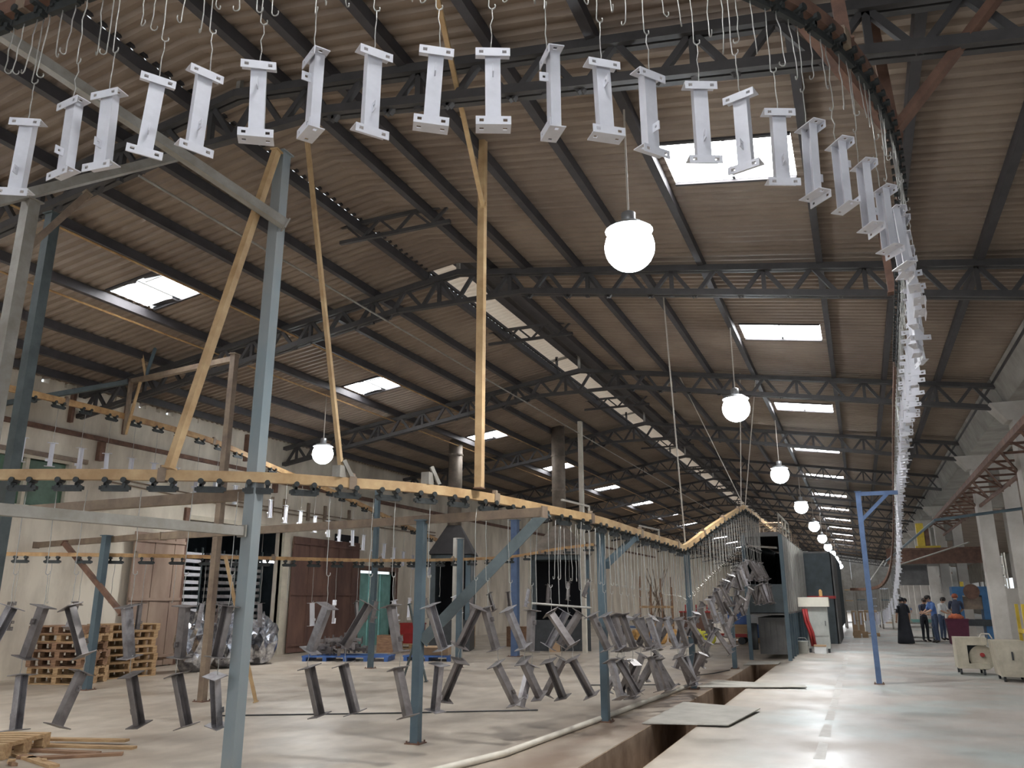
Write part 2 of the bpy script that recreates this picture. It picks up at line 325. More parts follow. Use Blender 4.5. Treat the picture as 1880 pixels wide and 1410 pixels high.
# ------------------------------------------------------------------ roof: corrugated sheets, purlins, skylights
ce = struct('ceiling')
def corr(x0, x1, y0, y1, zf, name='roof_sheet', m_='roof_sheet', pitch=0.19, amp=0.022):
    b = MB(); n = max(1, int(round((y1-y0)/pitch)))
    ys = []; p = (y1-y0)/n
    for k in range(n): ys += [(y0+k*p, amp), (y0+k*p+p*0.32, amp), (y0+k*p+p*0.5, -amp), (y0+k*p+p*0.82, -amp)]
    ys.append((y1, amp))
    for y, dz in ys: b.v += [(x0, y, zf(x0)+dz), (x1, y, zf(x1)+dz)]
    for k in range(len(ys)-1): b.f.append((2*k, 2*k+1, 2*k+3, 2*k+2))
    return b.build(name, m_, ce)
MX0, MX1 = -7.15, -5.85      # ridge monitor opening
SKL, SKR = (-12.05, -10.72), (-1.78, -0.22)
nwin = 1
for k in range(len(TY)-1):
    ya, yb = TY[k], TY[k+1]
    for (s0, s1), (x0, x1) in ((SKL, (XL-0.2, MX0)), (SKR, (MX1, XR+0.3))):
        yc = (9.43+7.35*(k-1) if k else 2.3) + (0.65 if s0 < -9 else 0)
        corr(x0, x1, ya, yc-0.55, zroof); corr(x0, x1, yc+0.55, yb, zroof)
        corr(x0, s0, yc-0.55, yc+0.55, zroof); corr(s1, x1, yc-0.55, yc+0.55, zroof)
        nwin += 1
        ws = link('window_%d' % nwin, None, None, kind='structure')
        if s0 < -9: parts_ = ((s0, s0+0.62, -0.45, 0.38), (s0+0.68, s1, -0.32, 0.52))
        else: parts_ = ((s0, (s0+s1)/2-0.02, -0.52, 0.52), ((s0+s1)/2+0.02, s1, -0.52, 0.52))
        for a, b_, d0, d1 in parts_:
            MB().hexa([(a, yc+d0, zroof(a)-0.01), (b_, yc+d0, zroof(b_)-0.01), (b_, yc+d1, zroof(b_)-0.01), (a, yc+d1, zroof(a)-0.01),
                       (a, yc+d0, zroof(a)+0.01), (b_, yc+d0, zroof(b_)+0.01), (b_, yc+d1, zroof(b_)+0.01), (a, yc+d1, zroof(a)+0.01)]).build('skylight_pane', 'skylight', ws)
            pm = ws.children[-1].data; pm.materials.append(MATS['frame_cream'])
            for pi in range(1, 6): pm.polygons[pi].material_index = 1
        fr = MB()
        for yy in (yc-0.55, yc+0.55): fr.bar((s0, yy, zroof(s0)-0.01), (s1, yy, zroof(s1)-0.01), 0.05, 0.07)
        if s0 < -9:
            fr.box(s0, s0+0.62, yc+0.38, yc+0.55, zroof(s0)+0.05, zroof(s0)+0.11).box(s0+0.66, s1, yc-0.55, yc-0.32, zroof(s1)-0.02, zroof(s1)+0.06)
            fr.box(s0, s0+0.62, yc-0.55, yc-0.45, zroof(s0)+0.05, zroof(s0)+0.11)
        fr.build('skylight_frame', 'purlin', ws)
    # raised ridge cap with sheet underside
    if k < 2:
        corr(MX0, XM, ya, yb, zroof); corr(XM, MX1, ya, yb, zroof); continue
    corr(MX0-0.35, XM, ya, yb, lambda x: ZR+0.38-SL*abs(x-XM), 'ridge_sheet', 'ridge_sheet'); corr(XM, MX1+0.35, ya, yb, lambda x: ZR+0.38-SL*abs(x-XM), 'ridge_sheet', 'ridge_sheet')
def purlin(x, z, w_=0.10, h=0.16): MB().box(x-w_/2, x+w_/2, TY[0], TY[-1], z-h, z).build('purlin', 'purlin', ce)
PXL = [XL+0.5, -14.9, -13.75, -12.15, -10.62, -9.5, -8.35, MX0-0.03]
PXR = [3.2, 2.1, 1.0, -0.08, -1.92, -3.0, -4.1, -5.1, MX1+0.03]
for x in PXL + PXR: purlin(x, zroof(x)-0.03)
purlin(XM-0.17, ZR+0.32, 0.2, 0.2); purlin(XM+0.17, ZR+0.32, 0.2, 0.2)
purlin(MX0+0.02, zroof(MX0)+0.06, 0.05, 0.06); purlin(MX1-0.02, zroof(MX1)+0.06, 0.05, 0.06)
# roof behind the first truss, closing the hall
corr(XL-0.2, XM, YF, TY[0], zroof); corr(XM, XR+0.3, YF, TY[0], zroof)
# side bay roof
for k in range(len(TY)-1):
    corr(4.3, 12.4, TY[k], TY[k+1], lambda x: 5.9-0.06*(x-4.3), 'side_roof_sheet', 'roof_sheet')

# trusses
def truss(y, near):
    t = link('roof_truss', None, None, (0, y, 0), kind='structure')
    dep = 0.5; off = 0.22
    top = lambda x: zroof(x)-off
    bot = lambda x: zroof(x)-off-dep if abs(x-XM) > 1.3 else zroof(XM-1.3)-off-dep+0.10
    for x0, x1 in ((XL, XM), (XM, XR)):
        for dy in ((-0.05, 0.05) if near else (0,)):
            MB().bar((x0, dy, top(x0)), (x1, dy, top(x1)), 0.07 if near else 0.12, 0.10).build('top_chord', 'truss', t)
        xs_ = (XM-1.3) if x0 == XL else (XM+1.3)
        a, b = (x0, xs_) if x0 == XL else (xs_, x1)
        for dy in ((-0.05, 0.05) if near else (0,)):
            MB().bar((a, dy, bot(a)), (b, dy, bot(b)), 0.07 if near else 0.12, 0.10).build('bottom_chord', 'truss', t)
    MB().bar((XM-1.3, 0, bot(XM-1.3)), (XM+1.3, 0, bot(XM+1.3)), 0.1, 0.08).build('bottom_chord', 'truss', t)
    n = 26; pts = [XL+0.1+(XR-XL-0.2)*k/n for k in range(n+1)]
    webs = []
    for k in range(n):
        a, b = pts[k], pts[k+1]; mid = (a+b)/2
        webs += [((a, 0, bot(a)), (mid, 0, top(mid))), ((mid, 0, top(mid)), (b, 0, bot(b)))]
        if k % 2 == 0: webs.append(((mid, 0, top(mid)), (mid, 0, bot(mid))))
    if near:
        for a, b in webs: MB().bar(a, b, 0.065).build('web', 'truss', t)
    else:
        mb = MB()
        for a, b in webs: mb.bar(a, b, 0.05)
        mb.build('web_members', 'truss', t, kind='stuff')
    # monitor frame above the ridge
    MB().bar((MX0, 0, top(MX0)), (MX0, 0, ZR+0.25), 0.06).build('monitor_post', 'truss', t); MB().bar((MX1, 0, top(MX1)), (MX1, 0, ZR+0.25), 0.06).build('monitor_post', 'truss', t)
    MB().bar((MX0-0.3, 0, ZR+0.12), (XM, 0, ZR+0.27), 0.06).build('monitor_rafter', 'grey_tube', t); MB().bar((MX1+0.3, 0, ZR+0.12), (XM, 0, ZR+0.27), 0.06).build('monitor_rafter', 'grey_tube', t)
    MB().bar((XM, 0, top(XM)), (XM, 0, ZR+0.25), 0.06).build('king_post', 'grey_tube', t)
for k, y in enumerate(TY):
    if k: truss(y, k <= 4)
# small lantern trusses half-way between the main ones
for k in range(1, 9):
    y = TY[k]+3.7
    t = link('ridge_truss', None, None, (0, y, 0), kind='structure')
    z0, z1 = ZR-0.42, ZR-0.12
    MB().bar((MX0-0.4, 0, z0), (MX1+0.4, 0, z0), 0.06).build('chord', 'truss', t); MB().bar((MX0-0.4, 0, z1), (MX1+0.4, 0, z1), 0.06).build('chord', 'truss', t)
    for j in range(6):
        a = MX0-0.3+j*0.33
        MB().bar((a, 0, z0 if j % 2 else z1), (a+0.33, 0, z1 if j % 2 else z0), 0.04).build('web', 'truss', t)

# long tie rods along the ridge
for x in (MX0-0.9,): MB().tube([(x, TY[1], zroof(x)-0.75), (x, TY[9], zroof(x)-0.75)], 0.018, 5).build('tie_rod', 'grey_tube', ce)

# ------------------------------------------------------------------ right side: columns, gutter beam, girder
for k in (2, 3, 4, 6, 7, 8, 9, 10, 11, 12):
    y = TY[k]
    c = link('trim_%d' % k, None, None, (0, y, 0), kind='structure')
    MB().box(3.4, 3.78, -0.28, 0.28, 0, 5.75).build('column_shaft', 'column_paint', c)
    MB().box(4.1, 4.5, -0.28, 0.28, 0, 5.75).build('column_shaft', 'column_paint', c)
    MB().box(3.78, 4.1, -0.2, 0.2, 0, 1.9).build('column_web', 'column_paint', c)
    MB().box(3.78, 4.1, -0.2, 0.2, 4.2, 5.75).build('column_web', 'concrete', c)
    MB().hexa([(3.3, -0.3, 5.35), (4.6, -0.3, 5.35), (4.6, 0.3, 5.35), (3.3, 0.3, 5.35), (3.0, -0.34, 5.75), (4.7, -0.34, 5.75), (4.7, 0.34, 5.75), (3.0, 0.34, 5.75)]).build('corbel', 'column_paint', c)
    MB().box(4.5, 4.56, -0.2, 0.2, 2.9, 3.0).build('bracket', 'rust_brown', c)
gb = struct('beam_right')
for k in range(len(TY)-1):
    MB().hexa([(3.35, TY[k], 5.75), (4.3, TY[k], 5.75), (4.3, TY[k+1]-0.03, 5.75), (3.35, TY[k+1]-0.03, 5.75), (3.12, TY[k], 6.36), (4.5, TY[k], 6.36), (4.5, TY[k+1]-0.03, 6.36), (3.12, TY[k+1]-0.03, 6.36)]).build('gutter_segment', 'concrete', gb)
    MB().box(4.3, 4.5, TY[k], TY[k+1]-0.03, 6.36, 6.9).build('gutter_segment', 'concrete', gb)
gd = thing('lattice_girder', 'rust brown lattice girder running along the white columns', 'girder', (2.98, 12, 4.6))
MB().bar((0, 0, 0.05), (0, 27, 0.05), 0.10, 0.14).build('chord', 'rust_brown', gd)
MB().bar((0.5, 0, -0.35), (0.5, 27, -0.35), 0.06, 0.08).build('chord', 'rust_brown', gd)
for j in range(22):
    MB().bar((0, j*1.2, 0), (0.5, j*1.2+(0 if j % 2 else 1.2), -0.35), 0.045).build('web', 'rust_brown', gd)
    MB().bar((0, j*1.2+0.3, 0.0), (1.1, j*1.2+0.3, 0.02), 0.05).build('rung', 'rust_brown', gd)
MB().tube([(1.0, 34, 3.0), (1.87, 22.5, 3.5), (3.7, 22.0, 3.66), (9, 21, 3.9)], 0.035, 8).build('air_pipe', 'blue_grey', label='thin grey-blue pipe crossing in front of the white columns', cat='pipe')
MB().tube([(1.3, 40, 2.95), (3.6, 32, 3.5)], 0.03, 8).build('air_pipe', 'grey_tube', label='thin dark pipe rising slantwise to the white column pair', cat='pipe')
t = thing('mezzanine_beam', 'deep dark red brown cross beam below the side roof', 'beam', (1.2, 40, 3.1))
MB().box(0, 3.7, -0.12, 0.12, 0, 0.08).build('flange', 'rust_brown', t); MB().box(0, 3.7, -0.03, 0.03, 0.08, 0.6).build('web', 'rust_brown', t); MB().box(0, 3.7, -0.12, 0.12, 0.6, 0.68).build('flange', 'rust_brown', t)
MB().box(0, 3.7, 0.2, 6, 0.1, 0.2).build('deck', 'booth_grey', t)
t = thing('wall_panel_board', 'dark grey hanging board under the brown cross beam', 'board', (1.3, 40.6, 2.2))
MB().box(0, 1.5, 0, 0.06, 0, 0.9).build('board', 'booth_grey', t); MB().box(-0.04, 1.54, -0.03, 0, 0.86, 0.94).build('edge', 'grey_tube', t)
for i, (x, y, z, h) in enumerate(((3.95, 40.5, 3.9, 1.0), (6.2, 33.0, 3.6, 1.0))):
    t = thing('crane_post', ['yellow crane end post above the brown cross beam', 'yellow crane trolley seen between the white columns'][i], 'crane', (x-1.4 if i == 0 else x, y, z))
    MB().box(0, 0.3, 0, 0.4, 0, h).build('body', 'yellow_paint', t); MB().box(-0.1, 0.9, 0.05, 0.3, -0.12, 0).build('end_truck', 'yellow_paint', t); MB().box(0.32, 0.5, 0.05, 0.3, 0, 0.8).build('motor', 'rust_brown', t)
# stacked bins in the side bay seen between the columns
for i, (x, y, z) in enumerate(((5.6, 44, 1.8), (5.6, 44, 2.25), (5.6, 44, 2.7), (5.6, 44, 3.15))):
    t = thing('white_bin', 'white plastic bin, %s from the bottom of the stack in the side bay' % ORD[i], 'bin', (x, y, z), 'white bins stacked in the side bay')
    MB().box(0, 0.6, 0, 0.5, 0, 0.36).build('body', 'column_paint', t); MB().box(-0.03, 0.63, -0.03, 0.53, 0.36, 0.41).build('rim', 'cloth_white', t)
t = thing('steel_rack', 'tall grey steel rack standing in the side bay', 'rack', (5.4, 43.8, 0))
for a in (0, 0.9):
    for b in (0, 0.7): MB().bar((a, b, 0), (a, b, 3.7), 0.06).build('upright', 'grey_tube', t)
for z in (0.5, 1.75): MB().box(-0.03, 0.93, -0.03, 0.73, z, z+0.04).build('shelf', 'grey_tube', t)

# ------------------------------------------------------------------ conveyor paths
def smooth(ctrl, n=10):
    P = [Vector(p) for p in ctrl]; out = []
    for i in range(len(P)-1):
        p0, p1, p2, p3 = P[max(i-1, 0)], P[i], P[i+1], P[min(i+2, len(P)-1)]
        for k in range(n):
            t = k/n
            out.append(0.5*((2*p1)+(-p0+p2)*t+(2*p0-5*p1+4*p2-p3)*t*t+(-p0+3*p1-3*p2+p3)*t**3))
    out.append(P[-1]); return out
def stations(path, step, start=0.0):
    out = []; acc = 0.0; nxt = start
    for a, b in zip(path, path[1:]):
        L = (b-a).length
        while nxt <= acc+L and L > 1e-9:
            p = a.lerp(b, (nxt-acc)/L); d = (b-a).normalized(); out.append((p, d)); nxt += step
        acc += L
    return out

# high line: rear left -> over the near left -> arc -> straight over the aisle, sinking towards the far end
HIGH = smooth([(-14.0, 27.5, 3.45), (-14.0, 24.7, 3.85), (-14.0, 22.7, 4.15), (-14.0, 19.8, 4.6), (-14.1, 17, 4.98), (-14.3, 14.8, 5.35), (-14.4, 12, 5.45), (-14.4, 8, 5.45), (-13.6, 5.0, 5.45), (-11.5, 3.4, 5.45), (-8, 2.85, 5.45), (-4.9, 2.85, 5.45),
               (-3.46, 2.9, 5.45), (-2.5, 3.06, 5.45), (-1.57, 3.42, 5.45), (-0.82, 3.95, 5.45), (-0.2, 4.6, 5.45), (0.22, 5.25, 5.45), (0.5, 6.05, 5.45), (0.66, 6.9, 5.45), (0.76, 8.2, 5.45), (0.82, 10, 5.45), (0.92, 14, 5.45), (1.02, 18, 5.4), (1.12, 22, 5.25), (1.2, 26, 4.85), (1.22, 29, 4.1), (1.15, 31.5, 3.2), (1.0, 33.5, 2.5), (0.7, 35.2, 2.1), (0.2, 36.4, 2.0), (-0.4, 37.0, 2.0)])
# low line: near left -> curve -> along the trench -> up over a crest into the booth
LOW = smooth([(-12.6, 4.4, 2.8), (-10.4, 4.65, 2.8), (-8.9, 4.95, 2.8), (-7.81, 5.28, 2.8), (-6.61, 5.8, 2.8), (-5.53, 6.46, 2.8), (-4.96, 7.1, 2.8), (-4.47, 7.75, 2.8), (-4.05, 8.6, 2.78), (-3.65, 9.6, 2.72), (-3.28, 10.8, 2.66), (-3.1, 12.6, 2.59), (-2.93, 14.3, 2.53), (-2.88, 14.9, 2.53), (-2.7, 17.1, 3.08), (-2.52, 20.4, 3.76), (-2.49, 20.9, 3.8), (-2.45, 24, 3.78), (-2.45, 40, 3.75)])
# rear low line by the wall
REAR = smooth([(-15.6, 9.6, 2.42), (-14.6, 10.4, 2.42), (-12.9, 11.7, 2.42), (-11.2, 13.6, 2.42), (-10.1, 15.8, 2.45), (-9.46, 18.6, 2.58), (-8.5, 20.0, 2.7), (-7.4, 20.5, 2.9), (-6.4, 20.6, 3.0)])

def rail(name, label, path, w_, h, m_, joints):
    o = thing(name, label, 'rail', tuple(path[0]))
    off = path[0]
    MB().sweep([p-off for p in path], w_, h).build('track', m_, o)
    for p, d in stations(path, joints, 0.8):
        q = p-off; MB().bar(q-d*0.04, q+d*0.04, w_+0.02, h+0.03).build('joint', 'brown_tube', o)
        MB().bar(q+Vector((0, 0, h/2)), q+Vector((0, 0, h/2+0.05)), 0.05).build('joint_lug', 'brown_tube', o)
    return o
iA = 9*10
rail('conveyor_rail', 'bright ochre conveyor rail high along the left wall', HIGH[:iA+1], 0.07, 0.12, 'ochre', 4.0)
rail('conveyor_rail', 'high overhead conveyor rail curving above the camera towards the aisle', HIGH[iA:], 0.07, 0.11, 'rust_brown', 3.0)
rail('conveyor_rail', 'ochre conveyor rail sweeping across at mid height towards the booth', LOW, 0.075, 0.105, 'ochre_pale', 1.9)
rail('conveyor_rail', 'thin ochre conveyor rail low in front of the left wall', REAR, 0.06, 0.07, 'ochre', 2.6)
# ------------------------------------------------------------------ trolleys
def trolley_meshes():
    bar_ = MB().box(-0.13, 0.13, -0.018, 0.018, -0.165, -0.105)
    bar_.box(-0.15, -0.13, -0.022, 0.022, -0.15, -0.115).box(0.13, 0.15, -0.022, 0.022, -0.15, -0.115)
    arm = MB().box(-0.012, 0.012, -0.03, -0.022, -0.13, -0.03).box(-0.012, 0.012, 0.022, 0.03, -0.13, -0.03).box(-0.016, 0.016, -0.03, 0.03, -0.11, -0.085)
    wh = MB()
    wh.tube([(0, -0.058, -0.055), (0, 0.058, -0.055)], 0.028, 10)
    return bar_.mesh('bar', 'trolley'), arm.mesh('arm', 'trolley'), wh.mesh('wheels', 'trolley')
TB, TA, TW = trolley_meshes()
def trolley(p, d, label, group):
    o = link('trolley', TB, None, p, label, 'trolley', group); o.rotation_euler = (0, 0, math.atan2(d.y, d.x))
    for s in (-0.09, 0.09):
        a = link('arm', TA, o, (s, 0, 0)); link('wheels', TW, a)
    return o
# ------------------------------------------------------------------ wires and brackets
def hook_mesh(L, seed, r=0.0042):
    rnd = random.Random(seed); pts = [(0, 0, 0)]
    n = 5
    for k in range(1, n): pts.append((rnd.uniform(-.006, .006), rnd.uniform(-.006, .006), -L*k/n))
    pts.append((0, 0, -L))
    for a in (30, 70, 110, 150, 190, 215): pts.append((0.019-0.019*math.cos(math.radians(a)), 0, -L-0.022*math.sin(math.radians(a))))
    return MB().tube(pts, r, 5).mesh('hook', 'wire', True)
def link_mesh(L, seed, r=0.0036):
    rnd = random.Random(seed); n = 5
    pts = [(0.02, 0, 0.012), (0, 0, 0)]+[(rnd.uniform(-.007, .007), rnd.uniform(-.006, .006), -L*k/n) for k in range(1, n)]+[(0, 0, -L), (0.012, 0.004, -L-0.02), (0.02, 0.0, -L+0.01)]
    return MB().tube(pts, r, 5).mesh('link_wire', 'wire', True)
HK = [hook_mesh(0.50, s) for s in range(4)]; HE = [hook_mesh(0.36+0.04*s, 20+s) for s in range(4)]
LK = [link_mesh(0.28, s) for s in range(4)]
HD = [hook_mesh(0.80, 40+s) for s in range(4)]; LD = [link_mesh(0.30, 50+s) for s in range(4)]; LS = [link_mesh(0.16, 60+s) for s in range(4)]
HR = [hook_mesh(0.72, 70+s, 0.005) for s in range(3)]

BL = 0.47
def bracket_meshes(mname):
    w2, dp, tk = 0.042, 0.05, 0.006
    dark = mname != 'white_paint'
    if dark: dp = 0.06
    ch = MB().box(-w2, w2, -tk, 0, -BL, 0).box(-w2, -w2+tk, 0, dp, -BL, 0).box(w2-tk, w2, 0, dp, -BL, 0)
    xs = [-0.095, -0.075, -0.052, 0.052, 0.075, 0.095]; ys = [-0.03, 0.0, 0.022, 0.055]
    lp = MB().grid_plate(xs, [-0.05, -0.034, -0.016, 0.0], {(1, 1), (3, 1)}, 0, 0.005); lp.v = [(a, -0.035+c, b) for a, b, c in lp.v]
    pl = MB().grid_plate(xs, ys, {(1, 1), (3, 1)}, -0.006, 0.0); n_ = len(pl.v); pl.v += lp.v; pl.f += [tuple(i+n_ for i in f) for f in lp.f]
    if dark: pl = MB().grid_plate(xs, [-0.055, -0.02, 0.0, 0.095], set(), -0.004, 0.004)
    tb = MB().grid_plate([-0.026, -0.008, 0.008, 0.026], [-0.026, -0.008, 0.008, 0.026], {(1, 1)}, -0.003, 0.003)
    return ch.mesh('channel', mname), pl.mesh('end_plate', mname), tb.mesh('tab', mname)
BRK = {k: bracket_meshes(k) for k in ('white_paint', 'dark_steel', 'mill_steel')}
def joined_bracket(k):
    b = MB(); w2, dp, tk = 0.042, 0.05, 0.006
    b.box(-w2, w2, -tk, 0, -BL, 0).box(-w2, -w2+tk, 0, dp, -BL, 0).box(w2-tk, w2, 0, dp, -BL, 0)
    b.box(-0.095, 0.095, -0.03, 0.055, -0.006, 0).box(-0.095, 0.095, -0.03, 0.055, -BL, -BL+0.006)
    b.box(w2, w2+0.05, -0.003, 0.003, -BL+0.1, -BL+0.15)
    return b.mesh('bracket', k)
BRJ = {k: joined_bracket(k) for k in ('white_paint', 'dark_steel', 'mill_steel')}
def bracket(p, yaw, tilt, roll, k, label, group, parts=True, tab=1, flip=False):
    """p: hang point (middle of the top plate)"""
    rot = Matrix.Rotation(yaw, 4, 'Z') @ Matrix.Rotation(tilt, 4, 'Y') @ Matrix.Rotation(roll, 4, 'X')
    mw = Matrix.Translation(Vector(p)) @ rot
    if not parts:
        o = link('steel_bracket', BRJ[k], None, None, label, 'bracket', group); o.matrix_world = mw; return o
    ch, pl, tb = BRK[k]
    o = link('steel_bracket', ch, None, None, label, 'bracket', group); o.matrix_world = mw
    link('end_plate', pl, o, (0, 0.005, 0.003))
    e = link('end_plate', pl, o, (0, 0.005, -BL-0.003)); e.rotation_euler = (PI, 0, PI) if flip else (0, 0, 0)
    if tab:
        q = link('tab', tb, o, (0.0, -0.032, -BL+0.12 if not flip else -0.14)); q.rotation_euler = (0, PI/2, 0)
    return o
def hanger(p, yaw, hm, lm, llen, hlen, label, group):
    o = link('wire_hook', hm, None, p, label, 'hook', group); o.rotation_euler = (random.uniform(-.02, .02), random.uniform(-.02, .02), yaw)
    if lm: 
        c = link('link_wire', lm, o, (0.019, 0, -hlen-0.02)); c.rotation_euler = (random.uniform(-.03, .03), random.uniform(-.03, .03), 0)
    return o

# --- white brackets on the high line: near arc and straight run
ARC = [(-4.99, 2.86), (-4.55, 2.87), (-4.12, 2.84), (-3.84, 2.86), (-3.46, 2.88), (-3.16, 2.94), (-2.83, 3.0), (-2.5, 3.06), (-2.17, 3.17), (-1.85, 3.29), (-1.57, 3.42), (-1.29, 3.56), (-1.04, 3.75), (-0.82, 3.95), (-0.57, 4.16), (-0.37, 4.36), (-0.17, 4.62), (0.01, 4.88), (0.18, 5.17), (0.33, 5.52), (0.46, 5.97), (0.55, 6.35)]
# yaw relative to the camera ray (0: web faces the camera), tab side
POSE = [(-.3, 0), (-.55, 0), (-1.05, 0), (-.8, 0), (0.05, 0), (.32, 0), (-.12, 1), (-1.25, 1), (.36, 0), (.06, 1), (.02, 1), (-1.28, 1), (.42, 1), (.75, 0), (.3, 0), (-.35, 0), (.35, 0), (2.3, 0), (2.25, 1), (2.2, 0), (2.35, 0), (2.2, 1)]
def zpath(path, x, y):
    return min(path, key=lambda q: (q.x-x)**2+(q.y-y)**2).z
for i, ((x, y), (dy, tab)) in enumerate(zip(ARC, POSE)):
    z = zpath(HIGH, x, y)-0.13
    yaw = math.atan2(y, x)-PI/2+dy
    hanger((x-0.02, y, z), yaw, HK[i % 4], LK[i % 4], 0.28, 0.50, 'bent wire hook carrying the %s white bracket from the left in the overhead row' % ORD[i], 'wire hooks of the overhead row')
    bracket((x, y, z-0.80), yaw, random.uniform(-.05, .05)+(0.1 if i in (7, 11) else 0), random.uniform(-.04, .04), 'white_paint', 'white painted steel bracket, %s from the left in the overhead row' % ORD[i], 'white brackets on the overhead row', True, 1, bool(tab))
st = stations(HIGH, 0.115)
i_e = 0
for p, d in st:
    if p.y > 9 or p.x < -5.4: continue
    if min(math.hypot(p.x-a, p.y-b) for a, b in ARC) < 0.045: continue
    i_e += 1
    o = link('wire_hook', HE[i_e % 4], None, (p.x, p.y, p.z-0.12), 'empty bent wire hook between the overhead white brackets, %s from the left' % ORD[i_e-1], 'hook', 'empty hooks between the overhead brackets'); o.rotation_euler = (random.uniform(-.05, .05), random.uniform(-.05, .05), random.uniform(0, 6.28))
for j, (p, d) in enumerate(q for q in stations(HIGH, 0.33) if q[0].x > -5.4 and 2.8 < q[0].y < 14):
    trolley(p, d, 'small dark trolley under the high overhead rail, %s from the left' % ORD[j], 'trolleys of the high rail')
far_hooks = MB()
def far_hook(p, L):
    far_hooks.tube([(p.x, p.y, p.z), (p.x+random.uniform(-.01, .01), p.y, p.z-L), (p.x+.03, p.y, p.z-L-.02)], 0.005, 4, False)
seen = 0
for j, (p, d) in enumerate(stations([q for q in HIGH if q.x > -0.5 and q.y > 6.5], 0.34)):
    if p.y > 40: break
    seen += 1; near = p.y < 14
    if near: hanger((p.x, p.y, p.z-0.13), random.uniform(0, 6), HK[j % 4], LK[j % 4], 0.28, 0.5, 'bent wire hook with white bracket, %s along the straight run over the aisle' % ORD[j], 'wire hooks over the aisle')
    else: far_hook(p-Vector((0, 0, .12)), 0.8)
    bracket((p.x, p.y, p.z-0.93), random.choice((0.1, -0.2, 1.3, 1.6, -1.2, 0.5))+random.uniform(-.2, .2), random.uniform(-.07, .07), random.uniform(-.06, .06), 'white_paint',
            'white painted steel bracket receding over the aisle, %s counted from the near end' % ORD[j], 'white brackets receding over the aisle', near, random.choice((1, -1, 0)))
    if near:
        for q in (0.11, 0.22):
            pp = p+d*q; o = link('wire_hook', HE[j % 4], None, (pp.x, pp.y, pp.z-0.12), 'empty wire hook on the straight run, %s the %s bracket over the aisle' % ('just behind' if q < 0.2 else 'well behind', ORD[j]), 'hook', 'empty hooks over the aisle'); o.rotation_euler = (0, 0, random.uniform(0, 6))
# --- white brackets on the left leg of the high line
for j, (p, d) in enumerate(stations([q for q in HIGH if q.x < -13.5 and q.y > 8.5], 0.62, 0.2)):
    trolley(p, d, 'dark trolley under the left wall rail, %s from the far end' % ORD[j], 'trolleys of the left wall rail')
    hanger((p.x, p.y, p.z-0.13), 1.2, HR[j % 3], None, 0, 0, 'long wire hook under the left wall rail, %s from the far end' % ORD[j], 'wire hooks by the left wall')
    bracket((p.x, p.y, p.z-0.87), random.choice((1.2, 0.9, 1.5, 0.2))+PI, random.uniform(-.05, .05), 0, 'white_paint', 'white steel bracket under the left wall rail, %s from the far end' % ORD[j], 'white brackets by the left wall', False)

# --- low line: two dark brackets on each hanger
low_st = [q for q in LOW if q.x > -10]
up_n = lo_n = 0
HANG = [(-7.81, 5.28, .1, -.1), (-7.51, 5.39, .33, -.05), (-7.24, 5.51, .19, -.03), (-6.96, 5.63, -.36, .31), (-6.49, 5.86, -.16, -.26), (-6.06, 6.11, 0, -.28), (-5.69, 6.34, .12, -.13), (-5.04, 7.0, .31, -.27), (-4.74, 7.37, .52, -.3), (-4.59, 7.57, -.2, -.25), (-4.36, 7.94, -.32, .07), (-4.07, 8.55, .45, .4), (-4.01, 8.69, -.28, -.48), (-3.87, 9.03, -.4, -.45), (-3.72, 9.41, .04, .26), (-3.6, 9.72, -.6, -.5)]
TILT_U = [h[2] for h in HANG]; TILT_L = [h[3] for h in HANG]
near_st = []
for hx, hy, a_, b_ in HANG:
    k = min(range(len(LOW)-1), key=lambda q: (LOW[q].x-hx)**2+(LOW[q].y-hy)**2); near_st.append((Vector((hx, hy, LOW[k].z)), (LOW[k+1]-LOW[k]).normalized()))
near_st += stations([q for q in low_st if q.y > 9.9], 0.30, 0.1)
for j, (p, d) in enumerate(stations([q for q in LOW if q.x > -9.5 and q.y < 23.5], 0.46, 0.1)): trolley(p, d, 'dark trolley under the ochre rail, %s from the left' % ORD[j], 'trolleys of the mid-height rail')
